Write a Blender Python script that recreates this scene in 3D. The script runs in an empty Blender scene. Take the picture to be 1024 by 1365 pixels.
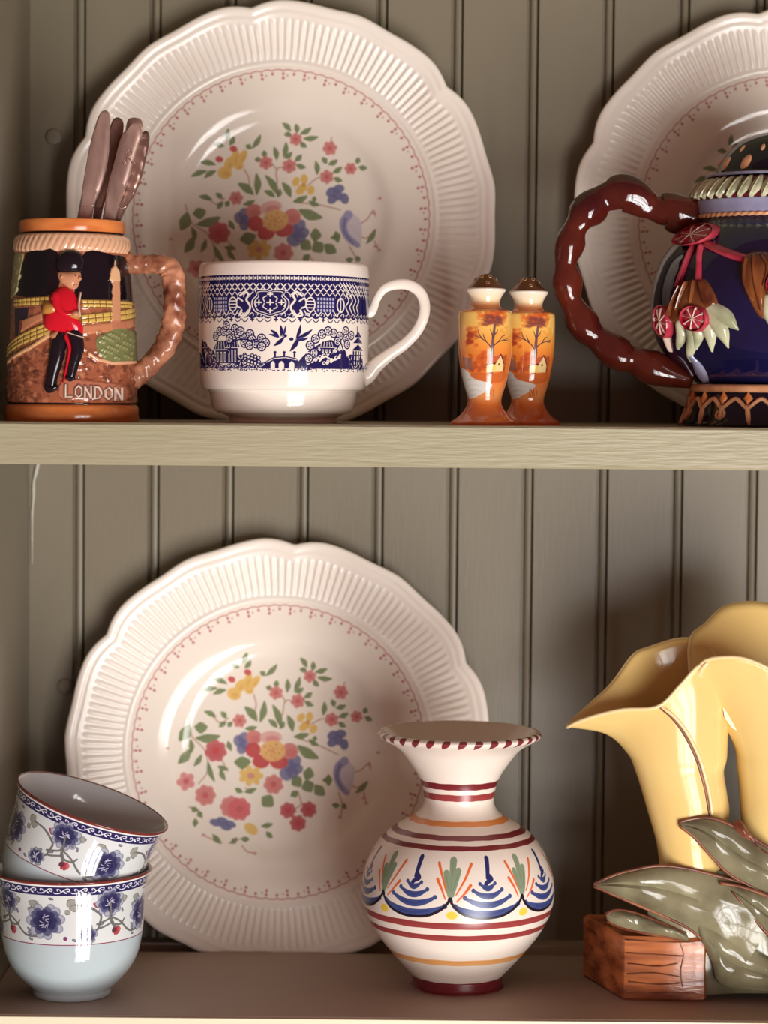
import bpy, bmesh, math, random
import numpy as np
from mathutils import Matrix, Vector

random.seed(7)
rng = np.random.default_rng(7)
S = bpy.context.scene
COL = S.collection
PI = math.pi

# ------------------------------------------------------------------ camera, world, light, exposure
CAM_Y, CAM_Z = -1.502, 0.345
cd = bpy.data.cameras.new('camera')
cam = bpy.data.objects.new('camera', cd)
COL.objects.link(cam)
cd.sensor_fit = 'VERTICAL'
cd.sensor_height = 36.0
cd.lens = 3300.0 / 1365.0 * 36.0
cd.clip_start = 0.05
cam.matrix_world = (Matrix.Translation((0, CAM_Y, CAM_Z))
                    @ Matrix.Rotation(math.radians(90 - 2.82), 4, 'X')
                    @ Matrix.Rotation(math.radians(0.5), 4, 'Z'))
cd.dof.use_dof = True
cd.dof.focus_distance = 1.385
cd.dof.aperture_fstop = 6.5
S.camera = cam

world = bpy.data.worlds.new('room_ambience')
S.world = world
world.use_nodes = True
bg = world.node_tree.nodes['Background']
bg.inputs[0].default_value = (1.0, 0.45, 0.40, 1)
bg.inputs[1].default_value = 0.18

def window_pane_light(x, y, z, w, h, power, target, color=(1.0, 0.985, 0.965)):
    ld = bpy.data.lights.new('window_daylight', 'AREA')
    ld.shape = 'RECTANGLE'
    ld.size, ld.size_y = w, h
    ld.energy = power
    ld.color = color
    o = bpy.data.objects.new('window_daylight', ld)
    COL.objects.link(o)
    o.location = (x, y, z)
    o.rotation_euler = target.to_track_quat('-Z', 'Y').to_euler()
    return o

# a tall glazed door across the room, to the right of the camera and lower than the shelves
for cx_, w_ in ((0.29, 0.05), (0.44, 0.13), (0.74, 0.30), (1.08, 0.20)):
    for cz_, pw in ((-0.10, 23.0), (-0.72, 30.0), (-1.32, 31.0)):
        window_pane_light(cx_, -1.90, cz_, w_, 0.52, pw * w_, Vector((-0.40, 1.0, 0.50)))

S.view_settings.view_transform = 'Standard'
S.view_settings.look = 'None'
S.view_settings.gamma = 1.0
S.view_settings.use_curve_mapping = False
S.view_settings.exposure = 0.19
S.cycles.use_denoising = True
S.cycles.max_bounces = 8

# ------------------------------------------------------------------ helpers
def lin(c):
    out = []
    for v in c[:3]:
        v = v / 255.0
        out.append(v / 12.92 if v <= 0.04045 else ((v + 0.055) / 1.055) ** 2.4)
    return tuple(out) + (1.0,)

def mat(name, col, rough=0.15, metal=0.0, img=None, vary=None, bump=None, spec=0.5, coat=0.0):
    """col sRGB; vary=(scale, colour2, amount, stretch); bump=(scale, strength, stretch)"""
    m = bpy.data.materials.new(name)
    m.use_nodes = True
    nt = m.node_tree
    b = nt.nodes['Principled BSDF']
    b.inputs['Roughness'].default_value = rough
    b.inputs['Metallic'].default_value = metal
    b.inputs['Specular IOR Level'].default_value = spec
    b.inputs['Coat Weight'].default_value = coat
    b.inputs['Coat Roughness'].default_value = 0.05
    b.inputs['Base Color'].default_value = lin(col)
    src = None
    if img is not None:
        t = nt.nodes.new('ShaderNodeTexImage')
        t.image = img
        t.extension = 'EXTEND'
        src = t.outputs['Color']
    tc = None
    def coords(stretch):
        nonlocal tc
        if tc is None:
            tc = nt.nodes.new('ShaderNodeTexCoord')
        mp = nt.nodes.new('ShaderNodeMapping')
        mp.inputs['Scale'].default_value = stretch
        nt.links.new(tc.outputs['Object'], mp.inputs['Vector'])
        return mp.outputs['Vector']
    if vary:
        sc, c2, amt, st = vary
        n = nt.nodes.new('ShaderNodeTexNoise')
        n.inputs['Scale'].default_value = sc
        n.inputs['Detail'].default_value = 5
        nt.links.new(coords(st), n.inputs['Vector'])
        rp = nt.nodes.new('ShaderNodeValToRGB')
        rp.color_ramp.elements[0].position = 0.35
        rp.color_ramp.elements[1].position = 0.68
        rp.color_ramp.elements[0].color = (0, 0, 0, 1)
        rp.color_ramp.elements[1].color = (amt, amt, amt, 1)
        nt.links.new(n.outputs['Fac'], rp.inputs['Fac'])
        mx = nt.nodes.new('ShaderNodeMix')
        mx.data_type = 'RGBA'
        nt.links.new(rp.outputs['Color'], mx.inputs['Factor'])
        mx.inputs[6].default_value = lin(col)
        mx.inputs[7].default_value = lin(c2)
        if src is not None:
            nt.links.new(src, mx.inputs[6])
        src = mx.outputs[2]
    if src is not None:
        nt.links.new(src, b.inputs['Base Color'])
    if bump:
        sc, stg, st = bump
        n = nt.nodes.new('ShaderNodeTexNoise')
        n.inputs['Scale'].default_value = sc
        n.inputs['Detail'].default_value = 4
        nt.links.new(coords(st), n.inputs['Vector'])
        bp = nt.nodes.new('ShaderNodeBump')
        bp.inputs['Strength'].default_value = stg
        bp.inputs['Distance'].default_value = 0.001
        nt.links.new(n.outputs['Fac'], bp.inputs['Height'])
        nt.links.new(bp.outputs['Normal'], b.inputs['Normal'])
    return m

def obj(name, V, F, mats, parent=None, uvs=None, midx=None, sharp=40, smooth=True):
    me = bpy.data.meshes.new(name)
    me.from_pydata([tuple(v) for v in V], [], [tuple(f) for f in F])
    if not isinstance(mats, (list, tuple)):
        mats = [mats]
    for m in mats:
        me.materials.append(m)
    if midx is not None:
        me.polygons.foreach_set('material_index', np.asarray(midx, np.int32))
    if uvs is not None:
        ul = me.uv_layers.new(name='UVMap')
        ul.data.foreach_set('uv', np.asarray(uvs, np.float32).ravel())
    if smooth:
        me.polygons.foreach_set('use_smooth', np.ones(len(me.polygons), bool))
        if sharp:
            me.set_sharp_from_angle(angle=math.radians(sharp))
    me.update()
    o = bpy.data.objects.new(name, me)
    COL.objects.link(o)
    if parent is not None:
        o.parent = parent
    return o

def thing(name, label, cat, loc=(0, 0, 0), rot=(0, 0, 0), group=None):
    o = bpy.data.objects.new(name, None)
    o.empty_display_size = 0.02
    COL.objects.link(o)
    o.location = loc
    o.rotation_euler = rot
    o['label'] = label
    o['category'] = cat
    if group:
        o['group'] = group
    return o

def copy_tree(o, parent=None):
    c = o.copy()
    COL.objects.link(c)
    if parent is not None:
        c.parent = parent
    for ch in list(o.children):
        copy_tree(ch, c)
    return c

def spline(pts, n=8, closed=False):
    P = np.asarray(pts, float)
    N = len(P)
    out = []
    rngN = N if closed else N - 1
    for i in range(rngN):
        if closed:
            p0, p1, p2, p3 = P[(i - 1) % N], P[i], P[(i + 1) % N], P[(i + 2) % N]
        else:
            p1, p2 = P[i], P[i + 1]
            p0 = P[i - 1] if i > 0 else 2 * p1 - p2
            p3 = P[i + 2] if i + 2 < N else 2 * p2 - p1
        for k in range(n):
            t = k / n
            out.append(0.5 * ((2 * p1) + (-p0 + p2) * t + (2 * p0 - 5 * p1 + 4 * p2 - p3) * t * t
                              + (-p0 + 3 * p1 - 3 * p2 + p3) * t ** 3))
    if not closed:
        out.append(P[-1])
    return np.array(out)

def box(name, x0, x1, y0, y1, z0, z1, m, parent=None, bevel=0.0):
    bm = bmesh.new()
    bmesh.ops.create_cube(bm, size=1)
    for v in bm.verts:
        v.co = Vector(((x0 + x1) / 2 + v.co.x * (x1 - x0), (y0 + y1) / 2 + v.co.y * (y1 - y0),
                       (z0 + z1) / 2 + v.co.z * (z1 - z0)))
    if bevel:
        bmesh.ops.bevel(bm, geom=bm.edges[:], offset=bevel, segments=2, affect='EDGES')
    V = [v.co[:] for v in bm.verts]
    bm.verts.index_update()
    F = [[v.index for v in f.verts] for f in bm.faces]
    bm.free()
    return obj(name, V, F, m, parent)

def prism(name, prof, x0, x1, m, parent=None, axis='X', sharp=30):
    """closed profile (a,b) extruded; axis X: (y,z) profile; axis Z: (x,y) profile"""
    n = len(prof)
    V, F = [], []
    for e in (x0, x1):
        for a, b in prof:
            V.append((e, a, b) if axis == 'X' else (a, b, e))
    for i in range(n):
        j = (i + 1) % n
        F.append((i, j, n + j, n + i))
    F.append(tuple(range(n))[::-1])
    F.append(tuple(range(n, 2 * n)))
    o = obj(name, V, F, m, parent, sharp=sharp)
    bm = bmesh.new(); bm.from_mesh(o.data)
    bmesh.ops.recalc_face_normals(bm, faces=bm.faces)
    bm.to_mesh(o.data); bm.free()
    return o

def lathe(name, prof, k, ybase, mats, parent, n=96, R=None, yr=None, midx=None, disp=None, sharp=40):
    """prof rows (r, y) in drawing units (y down); phi=0 faces -Y. UV: u over -pi..pi, v over yr."""
    prof = np.asarray(prof, float)
    m = len(prof)
    ph = np.linspace(-PI, PI, n + 1)
    V = np.zeros((m, n, 3))
    for i, (r, y) in enumerate(prof):
        rr = np.full(n, max(r, 1e-3))
        if disp is not None:
            rr = rr + disp(ph[:-1], y, i)
        V[i, :, 0] = rr * np.sin(ph[:-1]) * k
        V[i, :, 1] = -rr * np.cos(ph[:-1]) * k
        V[i, :, 2] = (ybase - y) * k
    F, U, MI = [], [], []
    y0, y1 = yr if yr else (prof[:, 1].min(), prof[:, 1].max())
    vv = 1 - (prof[:, 1] - y0) / (y1 - y0)
    for i in range(m - 1):
        for j in range(n):
            a, b = i * n + j, i * n + (j + 1) % n
            F.append((a, a + n, b + n, b))
            U += [(j / n, vv[i]), (j / n, vv[i + 1]), ((j + 1) / n, vv[i + 1]), ((j + 1) / n, vv[i])]
            if midx is not None:
                MI.append(midx[i])
    return obj(name, V.reshape(-1, 3), F, mats, parent, U, MI if midx is not None else None, sharp)

def frames(P):
    P = np.asarray(P, float)
    T = np.gradient(P, axis=0)
    T /= np.linalg.norm(T, axis=1)[:, None] + 1e-12
    ref = np.array([0, 1.0, 0]) if abs(T[0][1]) < 0.9 else np.array([1.0, 0, 0])
    N = []
    nrm = ref - T[0] * ref.dot(T[0]); nrm /= np.linalg.norm(nrm)
    for t in T:
        nrm = nrm - t * nrm.dot(t); nrm /= np.linalg.norm(nrm) + 1e-12
        N.append(nrm)
    N = np.array(N)
    return T, N, np.cross(T, N)

def tube(name, P, rad, m, parent, n=12, squash=1.0, rfun=None, sharp=0):
    P = np.asarray(P, float)
    L = len(P)
    rad = np.full(L, rad) if np.isscalar(rad) else np.asarray(rad, float)
    T, N, B = frames(P)
    V, F = [], []
    for i in range(L):
        for j in range(n):
            a = 2 * PI * j / n
            r = rad[i] * (rfun(i / (L - 1), a) if rfun else 1.0)
            V.append(P[i] + N[i] * (r * squash * math.cos(a)) + B[i] * (r * math.sin(a)))
    for i in range(L - 1):
        for j in range(n):
            a, b = i * n + j, i * n + (j + 1) % n
            F.append((a, b, b + n, a + n))
    F.append(tuple(range(n))[::-1])
    F.append(tuple(range((L - 1) * n, L * n)))
    return obj(name, V, F, m, parent, sharp=sharp)

def join(name, pieces, mats, parent, midx=None, sharp=40):
    """several (V,F) or (V,F,material index) pieces as one mesh"""
    V, F, MI, off = [], [], [], 0
    for p in pieces:
        v, f = p[0], p[1]
        V += [tuple(q) for q in v]
        F += [tuple(i + off for i in ff) for ff in f]
        MI += [p[2] if len(p) > 2 else 0] * len(f)
        off += len(v)
    return obj(name, V, F, mats, parent, midx=MI, sharp=sharp)

def blob(outline, h, mp, rings=6, base=-0.3, power=2.0, centre=None, wav=None, smooth=3):
    """domed pad with a star-shaped outline on a surface; mp(x, y, height)->xyz"""
    O = spline(outline, smooth, True) if smooth > 1 else np.asarray(outline, float)
    c = np.mean(O, axis=0) if centre is None else np.asarray(centre, float)
    n = len(O)
    V, F = [], []
    for q in O:
        V.append(mp(q[0], q[1], base))
    for i in range(rings):
        t = 1 - (i / rings) ** 1.3
        hh = h * (1 - t ** power) ** 0.5 if i else 0.0
        for q in O:
            p = c + (q - c) * t
            V.append(mp(p[0], p[1], hh + (wav(p[0], p[1]) * (1 - t ** 6) if wav else 0)))
    V.append(mp(c[0], c[1], h + (wav(c[0], c[1]) if wav else 0)))
    for i in range(rings):
        for j in range(n):
            a, b = i * n + j, i * n + (j + 1) % n
            F.append((a, a + n, b + n, b))
    last = rings * n
    for j in range(n):
        F.append((last + j, len(V) - 1, last + (j + 1) % n))
    return V, F

def limb(pts, widths, h, mp, n=8, sub=6, base=-0.3, hs=None):
    """rounded raised stroke along a path on a surface"""
    P = np.asarray(pts, float)
    W = np.asarray(widths if not np.isscalar(widths) else [widths] * len(P), float)
    Q = spline(np.column_stack([P, W]), sub) if len(P) > 2 else \
        np.column_stack([np.linspace(P[0][i], P[1][i], sub + 1) for i in range(2)] + [np.linspace(W[0], W[1], sub + 1)])
    P, W = Q[:, :2], np.maximum(Q[:, 2], 0.05)
    T = np.gradient(P, axis=0); T /= np.linalg.norm(T, axis=1)[:, None] + 1e-9
    # round caps
    cap = [(-math.cos(a), math.sin(a)) for a in (0.0, 0.5, 1.0)]
    rows = []
    for ca, sa in cap:
        rows.append((P[0] + T[0] * ca * W[0] * 0.5, T[0], W[0] * max(sa, 0.02)))
    for i in range(len(P)):
        rows.append((P[i], T[i], W[i]))
    for ca, sa in cap[::-1]:
        rows.append((P[-1] - T[-1] * ca * W[-1] * 0.5, T[-1], W[-1] * max(sa, 0.02)))
    V, F = [], []
    wm = W.max()
    for p, t, w in rows:
        nr = np.array([-t[1], t[0]])
        for j in range(n + 1):
            s = -1 + 2 * j / n
            hh = h * math.sqrt(max(0, 1 - s * s)) * min(1.0, (w / wm) ** 0.6)
            q = p + nr * (s * w * 0.5)
            V.append(mp(q[0], q[1], hh if 0 < j < n else base))
    for i in range(len(rows) - 1):
        for j in range(n):
            a = i * (n + 1) + j
            F.append((a, a + 1, a + n + 2, a + n + 1))
    return V, F

def ngon(cx, cy, rx, ry=None, n=10, rot=0, jag=0):
    ry = rx if ry is None else ry
    o = []
    for i in range(n):
        a = 2 * PI * i / n
        r = 1 + (jag if i % 2 else -jag)
        x, y = rx * r * math.cos(a), ry * r * math.sin(a)
        o.append((cx + x * math.cos(rot) - y * math.sin(rot), cy + x * math.sin(rot) + y * math.cos(rot)))
    return o

# ------------------------------------------------------------------ painted decoration (glaze colours drawn into an image by code)
class Canvas:
    def __init__(s, W, H, x0, x1, y0, y1, bgc):
        s.W, s.H = W, H
        s.x0, s.x1, s.y0, s.y1 = x0, x1, y0, y1
        s.sx, s.sy = W / (x1 - x0), H / (y1 - y0)
        s.A = np.empty((H, W, 3), np.float32)
        s.A[:] = np.asarray(bgc, np.float32) / 255.0
        s.px = 1.0 / min(s.sx, s.sy)
    def grid(s, xa, xb, ya, yb):
        i0 = max(0, int((xa - s.x0) * s.sx) - 1); i1 = min(s.W, int((xb - s.x0) * s.sx) + 2)
        j0 = max(0, int((ya - s.y0) * s.sy) - 1); j1 = min(s.H, int((yb - s.y0) * s.sy) + 2)
        if i1 <= i0 or j1 <= j0:
            return None
        X = s.x0 + (np.arange(i0, i1) + 0.5) / s.sx
        Y = s.y0 + (np.arange(j0, j1) + 0.5) / s.sy
        return i0, i1, j0, j1, X[None, :], Y[:, None]
    def put(s, g, al, col, a):
        i0, i1, j0, j1 = g[:4]
        al = (np.clip(al, 0, 1) * a)[..., None].astype(np.float32)
        c = np.asarray(col, np.float32) / 255.0
        s.A[j0:j1, i0:i1] = s.A[j0:j1, i0:i1] * (1 - al) + c * al
    def ell(s, x, y, rx, ry=None, rot=0.0, col=(0, 0, 0), a=1.0, soft=None):
        ry = rx if ry is None else ry
        m = max(rx, ry) + (soft or 0) + s.px
        g = s.grid(x - m, x + m, y - m, y + m)
        if g is None: return
        X, Y = g[4] - x, g[5] - y
        c, sn = math.cos(rot), math.sin(rot)
        d = np.sqrt(((X * c + Y * sn) / rx) ** 2 + ((-X * sn + Y * c) / ry) ** 2)
        w = soft if soft else s.px
        s.put(g, (1 - d) * min(rx, ry) / w + 0.5, col, a)
    def stroke(s, pts, w, col, w2=None, a=1.0, soft=None, sp=0):
        P = np.asarray(pts, float)
        if sp and len(P) > 2:
            P = spline(P, sp)
        w2 = w if w2 is None else w2
        wm = max(w, w2) / 2 + s.px + (soft or 0)
        g = s.grid(P[:, 0].min() - wm, P[:, 0].max() + wm, P[:, 1].min() - wm, P[:, 1].max() + wm)
        if g is None: return
        X, Y = g[4], g[5]
        best = None
        n = len(P) - 1
        for i in range(n):
            ax, ay = P[i]; bx, by = P[i + 1]
            dx, dy = bx - ax, by - ay
            L = dx * dx + dy * dy + 1e-12
            t = np.clip(((X - ax) * dx + (Y - ay) * dy) / L, 0, 1)
            d = np.sqrt((X - ax - t * dx) ** 2 + (Y - ay - t * dy) ** 2)
            r = (w + (w2 - w) * ((i + t) / n)) / 2
            v = r - d
            best = v if best is None else np.maximum(best, v)
        s.put(g, best / (soft or s.px) + 0.5, col, a)
    def poly(s, pts, col, a=1.0, sp=0):
        P = np.asarray(pts, float)
        if sp: P = spline(P, sp, True)
        m = s.px * 1.5
        g = s.grid(P[:, 0].min() - m, P[:, 0].max() + m, P[:, 1].min() - m, P[:, 1].max() + m)
        if g is None: return
        X, Y = g[4], g[5]
        ins = np.zeros(np.broadcast(X, Y).shape, bool)
        dm = np.full(ins.shape, 1e9)
        n = len(P)
        for i in range(n):
            ax, ay = P[i]; bx, by = P[(i + 1) % n]
            if ay != by:
                c = ((ay > Y) != (by > Y)) & (X < (bx - ax) * (Y - ay) / (by - ay) + ax)
                ins ^= c
            dx, dy = bx - ax, by - ay
            L = dx * dx + dy * dy + 1e-12
            t = np.clip(((X - ax) * dx + (Y - ay) * dy) / L, 0, 1)
            dm = np.minimum(dm, (X - ax - t * dx) ** 2 + (Y - ay - t * dy) ** 2)
        d = np.sqrt(dm)
        s.put(g, np.where(ins, d, -d) / s.px + 0.5, col, a)
    def rect(s, xa, xb, ya, yb, col, a=1.0):
        s.poly([(xa, ya), (xb, ya), (xb, yb), (xa, yb)], col, a)
    def leaf(s, x0, y0, x1, y1, w, col, a=1.0, bend=0.15):
        d = np.array([x1 - x0, y1 - y0], float); L = np.hypot(*d) + 1e-9
        n = np.array([-d[1], d[0]]) / L
        p0 = np.array([x0, y0], float)
        pts = []
        for t, q in ((0, 0), (.2, .6), (.45, 1), (.7, .75), (1, 0)):
            pts.append(p0 + d * t + n * (w * .5 * q + bend * L * math.sin(PI * t) * .4))
        for t, q in ((.7, .75), (.45, 1), (.2, .6)):
            pts.append(p0 + d * t + n * (-w * .5 * q + bend * L * math.sin(PI * t) * .4))
        s.poly(pts, col, a, sp=2)
    def speckle(s, n, xa, xb, ya, yb, r, col, a=0.5, seed=1):
        g = np.random.default_rng(seed)
        for _ in range(n):
            s.ell(g.uniform(xa, xb), g.uniform(ya, yb), r * g.uniform(.5, 1.3), r * g.uniform(.5, 1.3), 0, col, a)
    def image(s, name):
        im = bpy.data.images.new(name, s.W, s.H)
        px = np.ones((s.H, s.W, 4), np.float32)
        px[..., :3] = np.clip(s.A[::-1], 0, 1)
        im.pixels.foreach_set(px.ravel())
        im.update()
        im.pack()
        return im

# ------------------------------------------------------------------ the cupboard
XL, XR = -0.2212, 0.47          # side walls
YW, YF = 0.040, -0.148          # face of the boarded back, front edge of the shelves
paint = mat('sage_paint', (122, 112, 93), 0.40, vary=(9.0, (114, 104, 86), 0.5, (1, 1, 0.3)),
            bump=(55, 0.1, (14, 1, 1)))
paint_shelf = mat('sage_paint_brushed', (166, 158, 128), 0.42, vary=(14.0, (155, 148, 118), 0.5, (0.4, 1, 2)),
                  bump=(620, 0.5, (0.09, 1, 1)))
paint_edge = mat('cream_paint', (226, 218, 188), 0.4)
filler = mat('pale_filler', (176, 172, 156), 0.4)

wb = box('wall_back', XL - 0.02, XR + 0.02, YW + 0.006, YW + 0.02, -0.06, 0.64, paint)
wb['kind'] = 'structure'
# tongue-and-groove boards, each with a bead along its right edge
PW = 0.04664
def plank_profile(w):
    pr = [(0, YW + 0.006), (0, YW + 0.0022), (0.0006, YW)]
    pr += [(w - 0.0070, YW), (w - 0.0064, YW + 0.0034), (w - 0.0052, YW + 0.0034), (w - 0.0046, YW + 0.0008)]
    for i in range(5):
        a = PI * (1 - i / 4)
        pr.append((w - 0.0026 + 0.0019 * math.cos(a), YW + 0.0008 - 0.0011 * math.sin(a)))
    pr += [(w - 0.0006, YW + 0.0034), (w, YW + 0.006)]
    return pr
first = None
x = -0.0034 + 0.0028 - 5 * PW
for i in range(16):
    if x > XR: break
    if first is None:
        first = prism('plank', plank_profile(PW), -0.05, 0.63, paint, wb, axis='Z', sharp=25)
        first.location = (x, 0, 0)
    else:
        o = first.copy(); COL.objects.link(o); o.parent = wb; o.location = (x, 0, 0)
    x += PW
for (px_, pz_) in ((-0.2063, 0.4996), (-0.1985, 0.158)):
    prof = [(0.001, -1.7), (3.6, -1.6), (4.7, -1.2), (5.0, -0.4), (5.0, 0.6)]
    o = lathe('plug', prof, 0.001, 0, paint, wb, n=20)
    o.rotation_euler = (math.radians(90), 0, 0)
    o.location = (px_, YW - 0.0006, pz_)
wl = box('wall_left', XL - 0.02, XL, YF - 0.02, YW + 0.006, -0.06, 0.64, paint)
wl['kind'] = 'structure'
# run of filler down the corner under the middle shelf
pts = [(XL + 0.0018, YW - 0.001, z) for z in np.linspace(0.302, 0.235, 14)]
pts = [(p[0] + 0.0042 * max(0, (p[2] - 0.268) / 0.034) * (0.7 + 0.3 * math.sin(i * 1.4)) , p[1], p[2]) for i, p in enumerate(pts)]
tube('filler_run', pts, [(0.0009 + 0.0006 * abs(math.sin(i * 1.1))) * (1 - .75 * i / 13) for i in range(14)], filler, wb, n=8)
wr = box('wall_right', XR, XR + 0.02, YF - 0.02, YW + 0.006, -0.06, 0.64, paint)
wr['kind'] = 'structure'

def shelf(name, ztop, th, label, m, YF=YF):
    g = 0.011
    pr = [(YF + 0.0012, ztop), (YF, ztop - 0.0012), (YF, ztop - th + 0.0012), (YF + 0.0012, ztop - th), (YW, ztop - th),
          (YW, ztop), (0.024, ztop), (0.022, ztop - g), (0.002, ztop - g), (0.0, ztop - 0.0006), (-0.001, ztop)]
    r = thing(name, label, 'shelf')
    prism('board', pr, XL + 0.0005, XR - 0.0005, m, r)
    return r
shelf_mid = shelf('shelf', 0.326, 0.0232, 'sage painted wooden shelf board crossing the middle, carrying the mug, teacup and teapot', paint_shelf)
paint_low = mat('shaded_sage_paint', (168, 144, 128), 0.5, vary=(6, (154, 132, 118), 0.6, (1, 1, 1)), bump=(160, 0.2, (0.2, 1, 1)))  # sage paint with the shelf's reddish-brown shade put into its colour
shelf_low = shelf('shelf', 0.0, 0.023, 'lower brown-shadowed shelf board under the bowls, round vase and lily vase', paint_low, -0.1555)
prism('edge_strip', [(-0.1571, -0.0008), (-0.1571, -0.022), (-0.1555, -0.022), (-0.1555, -0.0008)], XL + 0.0005, XR - 0.0005, paint_edge, shelf_low)
shelf_top = shelf('shelf', 0.634, 0.023, 'topmost shelf board closing the cupboard above the large plates', paint_shelf)

# ------------------------------------------------------------------ transferware plates
ivory = (239, 226, 212)
PL = Canvas(1100, 1100, -620, 620, -620, 620, ivory)
def bouquet(C):
    ox, oy = 532, 478                    # plate centre in drawing units
    green, green2 = (112, 128, 84), (140, 150, 104)
    pink, rose, red = (206, 122, 116), (192, 88, 92), (192, 70, 70)
    yel, amb, blue, lil = (226, 182, 96), (212, 152, 84), (98, 98, 138), (150, 146, 180)
    stem = (176, 130, 112)
    def st(pts, w=5, c=stem): C.stroke([(a - ox, b - oy) for a, b in pts], w, c, a=.8, sp=5 if len(pts) > 2 else 0, soft=3)
    def lf(a, b, c, d, w=17, col=green):
        C.leaf(a - ox, b - oy, c - ox, d - oy, w * 1.3, col, .92)
        C.stroke([(a - ox, b - oy), ((a + c) / 2 - ox, (b + d) / 2 - oy)], 2, (86, 100, 66), a=.6, soft=2)
    def fl(x, y, r, col, n=6, cc=None, seed=0):
        r = r * 1.12
        for i in range(n):
            a = 2 * PI * i / n + seed
            C.ell(x - ox + r * .55 * math.cos(a), y - oy + r * .55 * math.sin(a), r * .5, r * .42, a, col, .9, soft=3)
            C.stroke([(x - ox + r * .2 * math.cos(a), y - oy + r * .2 * math.sin(a)), (x - ox + r * .8 * math.cos(a), y - oy + r * .8 * math.sin(a))], 2.5, tuple(int(v * .78) for v in col), a=.6)
        C.ell(x - ox, y - oy, r * .3, None, 0, cc or tuple(int(v * .8) for v in col), .9, soft=3)
    for p in ([(545, 335), (556, 280), (600, 285)], [(556, 285), (540, 255)], [(430, 255), (440, 300), (425, 345)], [(660, 370), (700, 350), (740, 352)],
              [(175, 345), (185, 420), (240, 480), (250, 560), (215, 610)], [(240, 480), (300, 510), (330, 560)], [(610, 640), (620, 690), (570, 712)],
              [(622, 680), (655, 706)], [(390, 850), (410, 872), (442, 880)], [(330, 350), (300, 370), (270, 345)], [(830, 560), (860, 548), (890, 520), (895, 545)],
              [(790, 560), (835, 620), (880, 595)], [(870, 640), (878, 675)], [(240, 810), (280, 828), (310, 840)], [(340, 840), (385, 825)],
              [(180, 700), (215, 712), (232, 742)], [(400, 625), (425, 640)], [(770, 640), (785, 690), (778, 735)], [(600, 425), (690, 455), (765, 490)], [(775, 245), (790, 205)]):
        st(p)
    for q in ((325, 215, 262, 193), (287, 232, 218, 243), (322, 238, 268, 257), (383, 132, 402, 88), (393, 152, 418, 120), (372, 150, 335, 138),
              (476, 182, 522, 134), (474, 182, 454, 164), (640, 147, 613, 108), (640, 162, 610, 154), (662, 160, 664, 122), (672, 165, 722, 150),
              (680, 185, 742, 191), (665, 196, 688, 222), (515, 226, 521, 198), (500, 236, 478, 224), (562, 247, 562, 192), (590, 241, 613, 183),
              (592, 246, 628, 228), (630, 266, 662, 245), (632, 280, 668, 299), (705, 337, 710, 280), (750, 302, 738, 272), (755, 306, 797, 295),
              (766, 342, 807, 325), (766, 361, 797, 381), (865, 327, 877, 303), (870, 340, 902, 353), (282, 347, 233, 323), (322, 352, 300, 324),
              (322, 365, 294, 387), (346, 365, 329, 386), (185, 490, 180, 432), (196, 541, 227, 493), (251, 520, 280, 604), (290, 540, 334, 552),
              (300, 552, 322, 597), (360, 626, 392, 642), (396, 641, 446, 626), (188, 702, 216, 716), (216, 716, 232, 742), (205, 777, 205, 743),
              (275, 806, 311, 842), (345, 842, 372, 820), (386, 824, 420, 826), (465, 775, 512, 764), (485, 796, 511, 821), (744, 687, 776, 691),
              (790, 681, 797, 706), (836, 642, 886, 592), (704, 590, 744, 590), (650, 431, 690, 456), (682, 432, 664, 424), (330, 440, 345, 480)):
        lf(*q)
    for q in ((445, 362, 393, 303, 26), (456, 366, 473, 278, 22), (540, 387, 504, 293, 22), (525, 387, 488, 354, 18), (586, 402, 564, 335, 22),
              (534, 391, 552, 360, 16), (590, 421, 652, 409, 20), (605, 455, 692, 507, 32), (396, 391, 446, 384, 16), (137, 442, 178, 374, 36),
              (196, 386, 250, 386, 36), (200, 430, 302, 420, 28), (134, 531, 182, 472, 28), (355, 524, 422, 520, 40), (470, 697, 506, 652, 44),
              (640, 592, 655, 540, 34), (585, 612, 620, 580, 40), (640, 590, 662, 640, 40), (675, 610, 716, 652, 34), (580, 655, 610, 636, 22), (715, 590, 745, 590, 36)):
        lf(*q)
    # tulip
    for (a, b, rx, ry, r) in ((352, 254, 28, 24, .4), (378, 222, 30, 20, -.9), (404, 204, 34, 16, -1.2), (432, 208, 32, 15, -.9), (412, 240, 18, 14, 0)):
        C.ell(a - ox, b - oy, rx, ry, r, yel, .95, soft=3)
        C.ell(a - ox + 4, b - oy + 4, rx * .5, ry * .4, r, amb, .55, soft=5)
    for a, b in ((342, 197), (405, 168)): C.ell(a - ox, b - oy, 15, 12, .4, red, .9, soft=3)
    for a, b, r in ((652, 182, 22), (518, 248, 24), (605, 280, 25), (775, 244, 25), (740, 352, 24), (838, 340, 21), (375, 360, 24)):
        fl(a, b, r, pink, 6, rose, a)
    for a, b in ((618, 345), (652, 342), (638, 374), (668, 390), (628, 384)): C.ell(a - ox, b - oy, 19, 14, a, yel, .95, soft=3)
    C.ell(645 - ox, 364 - oy, 9, 9, 0, amb)
    for a, b in ((744, 414), (776, 408), (790, 450), (744, 442), (768, 432)): C.ell(a - ox, b - oy, 22, 17, a, blue, .9, soft=4)
    for a, b in ((372, 440), (392, 426), (385, 468), (400, 455)): C.ell(a - ox, b - oy, 24, 20, a, blue, .8, soft=4)
    for a, b in ((570, 530), (596, 520), (585, 560), (560, 570), (600, 548)): C.ell(a - ox, b - oy, 28, 22, a, blue, .8, soft=4)
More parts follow.
